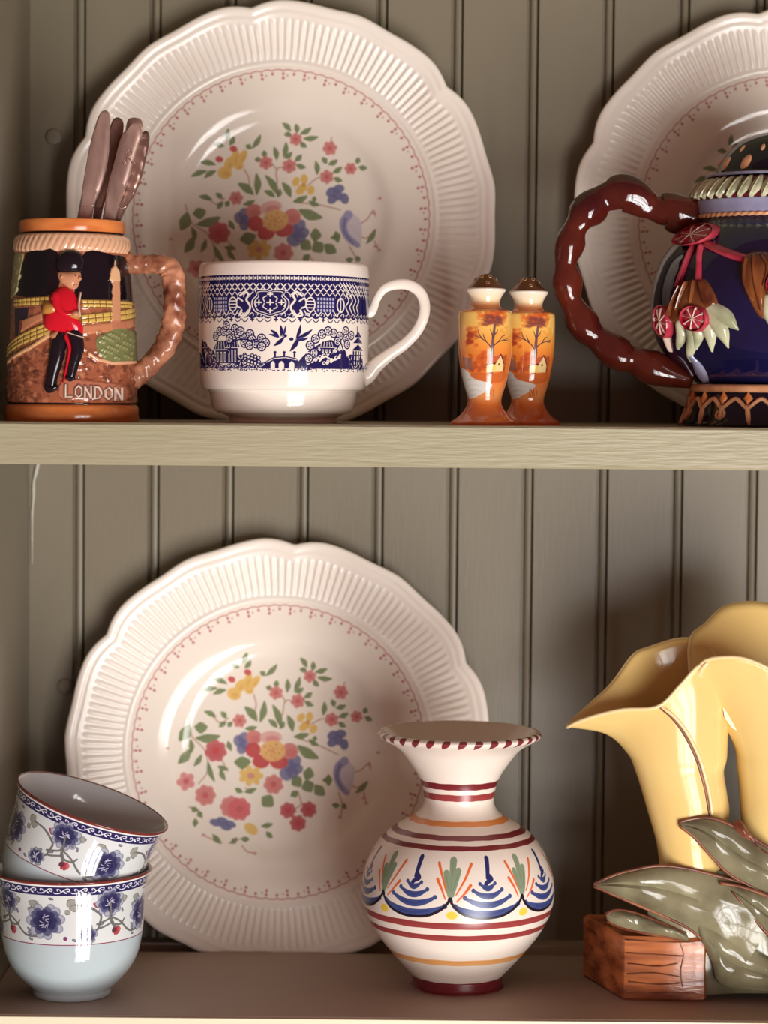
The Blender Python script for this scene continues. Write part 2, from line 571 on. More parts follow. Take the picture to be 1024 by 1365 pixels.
    for a, b, rx, ry, c in ((432, 425, 32, 28, pink), (430, 475, 30, 30, red), (462, 520, 34, 27, red), (533, 522, 36, 27, red), (575, 478, 34, 32, pink), (500, 425, 44, 26, (222, 170, 160))):
        C.ell(a - ox, b - oy, rx, ry, 0, c, .95, soft=4)
        C.ell(a - ox + 5, b - oy + 6, rx * .6, ry * .5, 0, rose, .4, soft=6)
    C.ell(508 - ox, 478 - oy, 50, 42, 0, (226, 176, 108), .95, soft=4)
    for i in range(14):
        a = i * 2.4
        C.ell(508 - ox + 5 * i ** .75 * math.cos(a) * 1.1, 478 - oy + 5 * i ** .75 * math.sin(a), 7, 5, a, amb if i % 2 else (214, 140, 92), .8, soft=2)
    for i in range(7):
        a = i * 2 * PI / 7
        C.ell(422 - ox + 32 * math.cos(a), 577 - oy + 24 * math.sin(a), 18, 13, a, yel, .9, soft=3)
    C.ell(422 - ox, 577 - oy, 15, 11, 0, pink, .8)
    fl(512, 610, 34, pink, 7, rose, .3); fl(282, 480, 38, rose, 7, red, .2); fl(166, 600, 32, (214, 130, 130), 5, rose, .5); fl(243, 655, 36, pink, 7, rose)
    fl(345, 700, 38, pink, 8, rose); fl(378, 708, 40, (210, 100, 104), 8, rose, .4)
    for a, b in ((570, 712), (652, 708), (610, 762)): fl(a, b, 28, rose, 7, red, a)
    # purple crescent bloom
    C.poly([(a - ox, b - oy) for a, b in ((790, 508), (755, 525), (748, 575), (768, 630), (805, 650), (815, 640), (835, 560), (815, 520))], (206, 196, 206), .9, 3)
    C.stroke([(a - ox, b - oy) for a, b in ((792, 515), (765, 545), (768, 595), (802, 640))], 34, lil, 20, .95, soft=4, sp=5)
    C.stroke([(a - ox, b - oy) for a, b in ((775, 530), (762, 575), (785, 630))], 14, blue, 8, .6, soft=4, sp=5)
    for a, b in ((285, 762), (312, 755), (342, 768), (325, 778)): C.ell(a - ox, b - oy, 24, 14, .3, blue, .9, soft=3)
    C.ell(425 - ox, 786 - oy, 30, 20, .6, yel, .9, soft=3)
    for a, b in ((870, 660), (880, 680), (776, 737), (890, 530), (925, 480), (442, 880), (92, 470), (240, 808)): C.ell(a - ox, b - oy, 8, 6, 0, (200, 140, 140), .8)
bouquet(PL)
dot = (176, 96, 100)
for i in range(84):
    a0 = 2 * PI * i / 84; da = 2 * PI / 84
    pts = [((574 + 5 * math.sin(t * PI)) * math.cos(a0 + t * da), (574 + 5 * math.sin(t * PI)) * math.sin(a0 + t * da)) for t in (0, .25, .5, .75, 1)]
    PL.stroke(pts, 4, dot, a=.85, soft=2)
    PL.ell(562 * math.cos(a0), 562 * math.sin(a0), 6, 5, a0, dot, .9)
    if i % 2 == 0:
        PL.ell(546 * math.cos(a0), 546 * math.sin(a0), 6.5, 5.5, a0, dot, .85)
        PL.ell(556 * math.cos(a0 + .03), 556 * math.sin(a0 + .03), 3.5, 3, a0, dot, .8)
PL.A = PL.A * .92 + np.asarray(ivory, np.float32) / 255 * .08
PL.A[1:-1, 1:-1] = (PL.A[1:-1, 1:-1] * 2 + PL.A[:-2, 1:-1] + PL.A[2:, 1:-1] + PL.A[1:-1, :-2] + PL.A[1:-1, 2:]) / 6
plate_print = mat('printed_ivory_glaze', ivory, 0.11, img=PL.image('plate_bouquet'))
plate_plain = mat('ivory_glaze', (242, 231, 220), 0.2, vary=(16, (230, 214, 198), 0.4, (1, 1, 1)))

PK = 0.1317 / 286.0                     # metres per drawing unit
def lobe(th):
    f = np.mod(th / (2 * PI) * 6, 1.0)
    t = np.abs(np.where(f > .5, f - 1, f))     # 0 at the notch, .5 mid-lobe
    return 1 - 0.025 * np.exp(-(t / .06) ** 1.4) - 0.010 * np.exp(-((t - .36) / .10) ** 2) + 0.004 * np.exp(-((t - .14) / .07) ** 2) + .002
NFL = 156
NT = NFL * 8
th = np.linspace(0, 2 * PI, NT, endpoint=False)
NOTCH = math.radians(26)
lb = lobe(th - NOTCH)
fl_ = np.cos(th * NFL)
def plate_rows(rows):
    """rows: (r, h, flute depth, lobe weight)"""
    out = []
    for r, h, fd, lw in rows:
        rr = r * (1 + (lb - 1) * lw)
        hh = h * .80 + fd * np.sign(fl_) * np.abs(fl_) ** .7
        out.append(np.column_stack([rr * np.cos(th) * PK, -hh * PK, rr * np.sin(th) * PK]))
    return out
def plate_mesh(name, rows, m, parent, uv=False):
    R = plate_rows(rows)
    V = np.vstack(R); F, U = [], []
    for i in range(len(R) - 1):
        for j in range(NT):
            a, b = i * NT + j, i * NT + (j + 1) % NT
            F.append((a, b, b + NT, a + NT))
    uvs = None
    if uv:
        q = V[:, [0, 2]] / PK * 2.926 / 1240 + .5
        uvs = q[np.array(F).ravel()]
    return obj(name, V, F, m, parent, uvs, sharp=55)
well_rows = [(0.02, -50, 0, 0), (60, -50, 0, 0), (118, -49.6, 0, 0), (126, -48.6, 0, 0), (133, -46, 0, 0), (139, -42, 0, 0), (144, -38, 0, 0), (149, -35, 0, 0),
             (155, -32.8, 0, 0), (165, -30.8, 0, 0), (180, -28.6, 0, 0), (196, -26.4, 0, 0), (203, -25.4, 0, 0)]
rim_rows = [(203, -25.4, 0, 0), (204.5, -24.2, 0, 0), (206.5, -23.7, 0, 0), (208.5, -24.2, 0, 0), (210, -25, 0, 0.05), (212, -24.5, .5, 0.1), (216, -23.2, 1.1, .2), (225, -20.8, 1.3, .35),
            (236, -17.5, 1.3, .55), (248, -13.4, 1.3, .8), (256, -10.4, 1.2, .95), (260, -9, .7, 1), (262.5, -8.2, 0, 1), (265, -7.6, 0, 1), (267, -6.0, 0, 1), (270, -5.2, 0, 1), (272.5, -5.6, 0, 1),
            (274, -5.4, 0, 1), (276, -3.6, 0, 1), (279.5, -2.4, 0, 1), (282.5, -2.4, 0, 1), (285, -3.6, 0, 1), (286, -5.6, 0, 1), (285, -8, 0, 1), (278, -11, 0, 1), (262, -17, 0, .9),
            (235, -27, 0, .5), (210, -34, 0, .1), (160, -42, 0, 0), (146, -50, 0, 0), (138, -57, 0, 0), (118, -58, 0, 0), (112, -62, 0, 0), (106, -62, 0, 0), (102, -57, 0, 0), (0.02, -57, 0, 0)]
def make_plate(label, cx, cz, rot):
    lean = math.radians(5)
    r = thing('dinner_plate', label, 'plate')
    # centre of the rim plane
    r.matrix_world = Matrix.Translation((cx, 0.0122, cz)) @ Matrix.Rotation(-lean, 4, 'X') @ Matrix.Rotation(-math.radians(rot), 4, 'Y')
    return r
plate_a = make_plate('ivory floral plate with fluted scalloped rim, upright on lower shelf behind round vase', -0.0641, 0.1215, 0)
plate_mesh('well', well_rows, plate_print, plate_a, True)
plate_mesh('rim', rim_rows, plate_plain, plate_a)
for lab, cx_, cz_, rt in (('ivory floral plate with fluted rim standing behind blue and white teacup', -0.0647, 0.4513, 12.5),
                          ('ivory floral plate at the upper right, mostly hidden behind dark blue teapot', 0.2453, 0.4503, 12.5)):
    p = copy_tree(plate_a)
    p['label'] = lab
    p.matrix_world = Matrix.Translation((cx_, 0.0122, cz_)) @ Matrix.Rotation(math.radians(-5), 4, 'X') @ Matrix.Rotation(-math.radians(rt), 4, 'Y')
    p['group'] = 'ivory floral plates'
plate_a['group'] = 'ivory floral plates'

# ------------------------------------------------------------------ souvenir mug
ZM = 0.326                                   # top of the middle shelf
MK = 0.000424 / 3.033
MUG = (-0.1772, -0.1000)
mug = thing('mug', 'brown glazed souvenir mug with a raised red-coated guardsman and LONDON lettering', 'mug', (MUG[0], MUG[1], ZM))
mb = 1308.0
mR = 250.0
mprof = [(209, 561), (224, 566), (228, 580), (232, 600), (231, 622), (226, 632), (229, 645), (236, 720), (243, 800), (250, 900), (256, 1000), (261, 1100), (263, 1180), (263, 1228), (256, 1234), (256, 1242)]
mo = spline(mprof, 3)
def dens(P, step):
    out = [P[0]]
    for a, b in zip(P[:-1], P[1:]):
        n = max(1, int(np.hypot(*(b - a)) / step))
        for i in range(1, n + 1): out.append(a + (b - a) * i / n)
    return np.array(out)
mo = dens(mo, 4.0)
def mrad(y): return np.interp(y, mo[:, 1], mo[:, 0])
def mx(x, y): return mR * math.asin(max(-1, min(1, (x - 291) / float(mrad(y)))))
def M2(pts): return [(mx(a, b), b) for a, b in pts]
CW, CH = 2048, 900
brown = (158, 90, 62); dk = (84, 40, 28); tan = (214, 158, 116)
MC = Canvas(CW, CH, -PI * mR, PI * mR, 560, 1245, brown)
MH = Canvas(CW, CH, -PI * mR, PI * mR, 560, 1245, (0, 0, 0))
MC.speckle(600, -790, 790, 640, 1240, 13, (206, 136, 98), .4, 3)
MC.speckle(500, -790, 790, 640, 1240, 11, dk, .35, 4)
MC.rect(-800, 800, 560, 636, (226, 178, 142))
for i in range(52):                                        # rope band under the rim
    X = -785 + i * 30.4
    MC.stroke([(X, 626), (X + 24, 584)], 6, (196, 138, 104), a=.8, soft=5)
    MH.stroke([(X + 15, 628), (X + 39, 582)], 20, (60, 60, 60), a=.9, soft=12)
rr = np.random.default_rng(5)
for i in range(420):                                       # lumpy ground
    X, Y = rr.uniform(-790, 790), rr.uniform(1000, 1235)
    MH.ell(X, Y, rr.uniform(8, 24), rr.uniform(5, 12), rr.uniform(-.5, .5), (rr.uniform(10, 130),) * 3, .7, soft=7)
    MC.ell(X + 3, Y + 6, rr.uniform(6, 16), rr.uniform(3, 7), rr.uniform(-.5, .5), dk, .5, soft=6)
def scene_side(off, mirror=False):
    def T(p):
        X, Y = p
        return ((-X if mirror else X) + off, Y)
    def poly(pts, c, h=None, sp=0):
        Q = [T(p) for p in M2(pts)]
        MC.poly(Q, c, 1, sp)
        if h is not None: MH.poly(Q, (h,) * 3, 1, sp)
    def stroke(pts, w, c, h=None, a=1.0, soft=None):
        Q = [T(p) for p in M2(pts)]
        MC.stroke(Q, w, c, a=a, soft=soft)
        if h is not None: MH.stroke(Q, w, (h,) * 3, soft=3)
    night = (16, 10, 18)
    # dark arches, recessed
    poly([(82, 806), (100, 740), (122, 650), (150, 634), (200, 632), (262, 640), (262, 806)], night, 0, 2)
    poly([(330, 806), (345, 690), (372, 636), (420, 632), (470, 645), (512, 650), (536, 720), (538, 826), (440, 830), (370, 826)], night, 0, 2)
    poly([(50, 690), (75, 640), (112, 640), (118, 660), (104, 720), (92, 790), (72, 812), (52, 812)], (160, 152, 106), 70, 2)
    for i in range(22):
        X, Y = 58 + (i * 37 % 50), 660 + (i * 53 % 140)
        MC.ell(*T((mx(X, Y), Y)), 6, 9, 0, (206, 196, 150), .8, soft=3)
    # yellow brick terraces
    yw, gd = (214, 176, 90), (120, 84, 40)
    for wall_, rows, n in ((((78, 822), (232, 815), (232, 848), (78, 852)), 2, 8), (((358, 826), (534, 826), (534, 852), (362, 856)), 2, 8),
                        (((356, 886), (540, 846), (544, 888), (360, 922)), 2, 7), (((44, 1010), (238, 912), (240, 962), (40, 1058)), 3, 7)):
        poly(wall_, yw, 95)
        a, b, c, d = [np.array(p, float) for p in wall_]
        for i in range(rows + 1):
            stroke([tuple(a + (d - a) * i / rows), tuple(b + (c - b) * i / rows)], 4, gd, 50, .9)
        for i in range(n + 1):
            stroke([tuple(a + (b - a) * i / n), tuple(d + (c - d) * i / n)], 4, gd, 50, .9)
    poly([(78, 860), (145, 856), (140, 905), (105, 910), (98, 970), (84, 975)], (48, 38, 56), 10)
    poly([(120, 908), (200, 880), (205, 905), (110, 958)], (196, 128, 92), 60)
    stroke([(50, 1075), (150, 1020), (240, 965)], 15, (224, 172, 122), 110)
    poly([(362, 930), (540, 895), (546, 920), (365, 965)], (200, 130, 92), 60)
    # tower
    poly([(466, 742), (490, 742), (496, 905), (468, 910)], (206, 146, 108), 150)
    poly([(462, 700), (474, 684), (488, 705), (492, 748), (462, 750), (456, 745)], (228, 178, 134), 165)
    stroke([(474, 690), (476, 668)], 6, (228, 178, 134), 140)
    poly([(466, 905), (512, 905), (524, 960), (470, 975)], (190, 120, 88), 90)
    # bush
    poly([(412, 985), (440, 960), (500, 935), (548, 960), (552, 1060), (480, 1072), (430, 1050)], (120, 122, 76), 80, 3)
    for i in range(40):
        X, Y = 425 + (i * 47 % 120), 955 + (i * 31 % 105)
        MC.ell(*T((mx(X, Y), Y)), 6, 5, 0, (158, 158, 108), .8, soft=3)
        MH.ell(*T((mx(X, Y), Y)), 8, 7, 0, (150, 150, 150), .8, soft=4)
    # foreground wavy bank and plaque
    stroke([(390, 1040), (420, 1062), (470, 1075), (550, 1068)], 12, (222, 166, 126), 100)
    poly([(285, 1150), (330, 1140), (420, 1150), (505, 1160), (524, 1180), (520, 1222), (400, 1222), (290, 1218), (272, 1190)], (176, 106, 78), 110, 2)
scene_side(0); scene_side(PI * mR, True)
LET = {'L': [[(0, 0), (0, 1), (.7, 1)]], 'O': [[(.4, 0), (.05, .25), (.05, .75), (.4, 1), (.75, .75), (.75, .25), (.4, 0)]],
       'N': [[(0, 1), (0, 0), (.7, 1), (.7, 0)]], 'D': [[(0, 0), (0, 1), (.45, .95), (.72, .6), (.7, .35), (.42, .03), (0, 0)]]}
for i, ch in enumerate('LONDON'):
    for st in LET[ch]:
        Q = [(301 + i * 36 + q[0] * 32, 1163 + i * 2.2 + q[1] * 46) for q in st]
        MC.stroke(M2(Q), 18, (74, 44, 44), a=.6, soft=6)
MC.rect(-800, 800, 1233, 1246, (26, 16, 20))
hmap = MH.A[..., 0]
def mdisp(ph, y, i):
    yy = (y - 560) / 685 * CH
    xx = (ph + PI) / (2 * PI) * CW
    yi = int(min(CH - 1, max(0, yy)))
    return hmap[yi][np.clip(xx.astype(int), 0, CW - 1)] * 18.0
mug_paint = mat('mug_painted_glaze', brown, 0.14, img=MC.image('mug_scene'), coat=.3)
mug_orange = mat('orange_glaze', (226, 136, 72), 0.16, vary=(60, (190, 96, 46), 0.7, (1, 1, 3)))
mug_brown = mat('brown_glaze', (206, 142, 108), 0.14, vary=(80, (112, 58, 40), 1.0, (1, 1, 1)), bump=(130, .9, (1, 1, 1)))
mug_dark = mat('black_line_glaze', (30, 18, 20), 0.15)
mug_inner = mat('mug_inner_glaze', (196, 150, 120), 0.2)
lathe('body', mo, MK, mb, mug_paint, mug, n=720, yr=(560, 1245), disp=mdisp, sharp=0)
rim = [(200, 900), (196, 700), (192, 520), (196, 508), (203, 503), (209, 506), (211, 516), (211, 548), (208, 554), (204, 556), (204, 562), (209, 563)]
lathe('rim_band', rim, MK, mb, [mug_orange, mug_dark, mug_inner], mug, n=96, midx=[2, 2, 0, 0, 0, 0, 0, 0, 1, 1, 1])
lathe('base_band', [(256, 1240), (266, 1246), (270, 1256), (272, 1298), (268, 1308), (240, 1308), (230, 1290), (0.1, 1290)], MK, mb, mug_orange, mug, n=96)
lathe('inside', [(200, 890), (202, 1240), (190, 1262), (0.1, 1262)], MK, mb, mug_inner, mug, n=64)
def mmap(X, y, h):
    a = X / mR
    r = float(mrad(y)) + h
    return (r * math.sin(a) * MK, -r * math.cos(a) * MK, (mb - y) * MK)
# branch-like handle, turned to the right and a little forward
hp = [(505, 668), (560, 672), (610, 672), (660, 680), (694, 706), (706, 760), (706, 830), (702, 900), (690, 960), (660, 1018), (614, 1068), (575, 1108), (530, 1140)]
hr = [40, 40, 38, 42, 48, 46, 44, 45, 46, 45, 42, 44, 48]
HP = spline([( (x - 291) * MK, -0.002, (mb - y) * MK, r * MK) for (x, y), r in zip(hp, hr)], 8)
def bark(t, a): return 1 + .11 * math.sin(3 * a + 40 * t) * math.sin(60 * t) + .07 * math.sin(5 * a + 23 * t) * math.cos(90 * t)
tube('handle', HP[:, :3], HP[:, 3], mug_brown, mug, n=28, squash=.85, rfun=bark)
# the guardsman in relief
guard_red = mat('scarlet_glaze', (206, 22, 40), 0.13); guard_black = mat('black_glaze', (26, 18, 26), 0.12)
guard_skin = mat('tan_glaze', (204, 142, 104), 0.18); guard_gold = mat('ochre_glaze', (190, 132, 62), 0.18)
white_gl = mat('cream_glaze', (228, 206, 186), 0.18)
def R2(pts): return M2(pts)
v = blob(R2([(298, 775), (332, 800), (346, 850), (350, 900), (368, 940), (356, 968), (300, 960), (240, 955), (212, 938), (208, 900), (226, 868), (232, 820), (258, 785)]), 26, mmap, centre=(mx(285, 870), 870))
guard = join('guardsman', [v], guard_red, mug)
g_hat = join('bearskin_hat', [blob(R2([(258, 706), (262, 660), (285, 634), (320, 628), (352, 640), (368, 672), (366, 700), (352, 716), (310, 722), (280, 718)]), 34, mmap)], guard_black, guard)
g_head = join('head', [blob(R2([(262, 718), (300, 716), (348, 714), (356, 738), (350, 758), (340, 782), (312, 784), (288, 768), (272, 756)]), 24, mmap),
                       blob(R2([(344, 728), (358, 742), (352, 752), (340, 748)]), 28, mmap, rings=3),
                       blob(R2([(322, 766), (340, 766), (338, 776), (324, 776)]), 27, mmap, rings=3),
                       blob(R2([(276, 730), (290, 728), (290, 748), (278, 746)]), 27, mmap, rings=3)], guard_skin, guard)
join('eye', [blob(R2([(328, 729), (338, 728), (338, 735), (328, 736)]), 25.5, mmap, rings=3)], guard_black, guard)
join('arm', [limb(R2([(262, 815), (268, 850), (290, 880), (328, 884)]), [44, 46, 38, 28], 40, mmap)], guard_red, guard)
join('hand', [blob(ngon(mx(334, 0) if False else mx(334, 884), 884, 20, 18), 40, mmap, rings=4),
              blob(ngon(mx(262, 972), 972, 26, 24, n=9, jag=.08), 24, mmap, rings=4)], guard_skin, guard)
join('pouch', [blob(R2([(212, 838), (240, 836), (276, 852), (272, 878), (236, 888), (206, 880)]), 36, mmap), blob(R2([(300, 872), (345, 872), (352, 905), (310, 900)]), 32, mmap)], guard_gold, guard)
join('leg', [limb(R2([(272, 985), (262, 1060), (248, 1120), (238, 1172)]), [66, 60, 50, 48], 26, mmap), limb(R2([(228, 1172), (252, 1176), (266, 1172)]), [22, 24, 20], 30, mmap)], guard_black, guard)
join('leg', [limb(R2([(334, 968), (344, 1020), (328, 1080), (318, 1132)]), [60, 54, 46, 38], 22, mmap), limb(R2([(306, 1134), (330, 1138)]), [18, 18], 26, mmap)], guard_black, guard)
join('trouser_stripe', [limb(R2([(300, 972), (314, 1020), (304, 1090), (292, 1152)]), [20, 16, 12, 8], 30, mmap)], guard_red, guard)
join('tunic_trim', [limb(R2([(352, 800), (346, 850), (352, 890)]), [10, 10, 8], 28, mmap), limb(R2([(306, 956), (340, 968), (364, 975)]), 7, 26, mmap)], white_gl, guard)
# LONDON
pcs = []
for i, ch in enumerate('LONDON'):
    ox_ = 300 + i * 36
    for st in LET[ch]:
        Q = [(ox_ + q[0] * 32, 1162 + i * 2.2 + q[1] * 46) for q in st]
        for a, b in zip(Q[:-1], Q[1:]):
            pcs.append(limb(M2([a, b]), 9.5, 17, mmap, n=4, sub=2))
join('lettering', pcs, white_gl, mug)

# ------------------------------------------------------------------ silver knives standing in the mug
silver = mat('tarnished_silver', (208, 174, 160), 0.27, .62, vary=(70, (120, 92, 84), 0.8, (1, 1, .4)), bump=(300, .12, (1, 1, .2)))
silver_b = mat('edge_highlight_silver', (236, 214, 204), 0.22, .6)
silver_d = mat('dark_tarnished_silver', (168, 130, 116), 0.28, .65, vary=(90, (84, 60, 54), 0.8, (1, 1, .4)))
KK = 0.000424 / 4.55
def KP(x, y, dy):                                           # drawing units -> world on the plane of the mug axis
    return np.array([MUG[0] + (x - 433) * KK, MUG[1] + dy, ZM + (2562 - y) * KK - 0.0006])
def knife(label, rows, dy0, dy1, thick, m, foot, grooves=0, mono=False):
    """rows: (y, left x, right x) from tip of the handle downward; leaning in depth from dy0 (top) to dy1 (bottom)"""
    R = spline(rows, 4)
    r = thing('table_knife', label, 'knife', tuple(KP(foot, 2490, dy1)), group='silver knives in the mug')
    base = KP(foot, 2490, dy1)
    ytop, ybot = R[0][0], 2490.0
    def dep(y): return dy0 + (dy1 - dy0) * (y - ytop) / (ybot - ytop)
    V, F = [], []
    n = 14
    for i, (y, xl, xr) in enumerate(R):
        w = (xr - xl) / 2; c = (xl + xr) / 2
        th_ = thick * min(1, 0.35 + i / 6)
        for j in range(n):
            a = 2 * PI * j / n
            ca, sa = math.cos(a), math.sin(a)
            px = c + w * np.sign(ca) * abs(ca) ** .8
            # bevelled faces with a flat middle
            d = th_ * np.sign(sa) * min(1.0, abs(sa) * 1.5)
            if grooves and sa < 0: d *= 1 + .16 * math.cos(px / grooves)
            p = KP(px, y, dep(y) + d)
            V.append(p - base)
    for i in range(len(R) - 1):
        for j in range(n):
            a, b = i * n + j, i * n + (j + 1) % n
            F.append((a, b, b + n, a + n))
    F.append(tuple(range(n))[::-1]); F.append(tuple(range((len(R) - 1) * n, len(R) * n)))
    obj('handle', V, F, m, r, sharp=35)
    # blade running down inside the mug
    yb, xl, xr = R[-1]
    V, F = [], []
    top = (xl + xr) / 2
    for i in range(9):
        t = i / 8
        y = yb - 8 + (ybot - yb) * t
        c = top + (foot - top) * t
        w = 38 * (1 - .25 * t ** 3) if i < 8 else 14
        for sx, sd in ((-1, 0), (0, -.8e-3), (1, -.2e-3), (1, .2e-3), (0, .8e-3)):
            V.append(KP(c + sx * w, y, dep(y) + sd) - base)
    for i in range(8):
        for j in range(5):
            a, b = i * 5 + j, i * 5 + (j + 1) % 5
            F.append((a, b, b + 5, a + 5))
    F.append((4, 3, 2, 1, 0)); F.append(tuple(range(40, 45)))
    obj('blade', V, F, silver, r, sharp=30)
    def kmap0(x, y, h): return KP(x, y, dep(y) - thick * .8 - h * KK) - base
    inset = [(yy, xl_ + .14 * (xr_ - xl_), xr_ - .14 * (xr_ - xl_)) for yy, xl_, xr_ in rows[2:-3]]
    join('edge_highlight', [limb([(q[1], q[0]) for q in inset], 6, 3, kmap0, n=4, sub=4), limb([(q[2], q[0]) for q in inset], 6, 3, kmap0, n=4, sub=4)], silver_b, r)  # added pale lines stand in for bright highlights along the bevelled edges
    def kmap(x, y, h): return KP(x, y, dep(y) - thick * 1.0 - h * KK) - base
    if mono:
        st = [[(758, 990), (772, 940), (790, 925), (802, 940), (790, 965), (770, 970), (795, 985), (808, 1010), (822, 1000)], [(785, 925), (775, 960), (765, 1000), (752, 1010), (748, 1000)]]
        join('monogram', [limb(q, 5, 4, kmap, n=4, sub=4) for q in st], silver_d, r)
    else:
        join('shoulder_line', [limb([(xl_ + 4, y_), ((xl_ + xr_) / 2, y_ + 8), (xr_ - 4, y_)], 7, 5, kmap, n=4, sub=3) for y_, xl_, xr_ in (rows[-3], )], silver, r)
    return r
# front left, front right, then the ones behind
knife('silver knife at the left front of the mug with plain faceted handle',
      [(690, 632, 648), (705, 612, 664), (760, 586, 672), (900, 548, 668), (1050, 522, 648), (1150, 506, 622), (1210, 498, 596), (1260, 488, 578), (1345, 474, 562), (1420, 462, 548)], -0.008, -0.012, 0.0022, silver, 262)
knife('silver knife with curly engraved monogram, at the right front of the mug',
      [(756, 820, 838), (772, 790, 856), (830, 742, 864), (900, 716, 842), (1000, 692, 812), (1100, 664, 784), (1190, 648, 752), (1240, 640, 732), (1345, 624, 702), (1420, 608, 680)], -0.007, -0.010, 0.0024, silver, 330, mono=True)
knife('silver knife half hidden behind the plain left handle',
      [(718, 690, 712), (740, 668, 734), (800, 650, 736), (950, 612, 706), (1100, 586, 668), (1200, 572, 636), (1260, 562, 616), (1345, 548, 600), (1420, 536, 586)], 0.003, 0.004, 0.0019, silver_d, 420)
knife('silver knife with reeded handle edge leaning farthest right in the mug',
      [(800, 868, 884), (820, 850, 898), (880, 818, 896), (1000, 778, 872), (1100, 752, 846), (1180, 730, 812), (1260, 706, 764), (1345, 676, 726), (1420, 654, 704)], 0.000, 0.000, 0.0022, silver_d, 380, grooves=3.2)
knife('silver knife at the back, only its tip showing between the others',
      [(708, 780, 804), (724, 752, 838), (800, 736, 846), (950, 712, 806), (1100, 676, 762), (1200, 656, 724), (1345, 626, 680), (1420, 608, 660)], 0.012, 0.012, 0.0020, silver, 470)

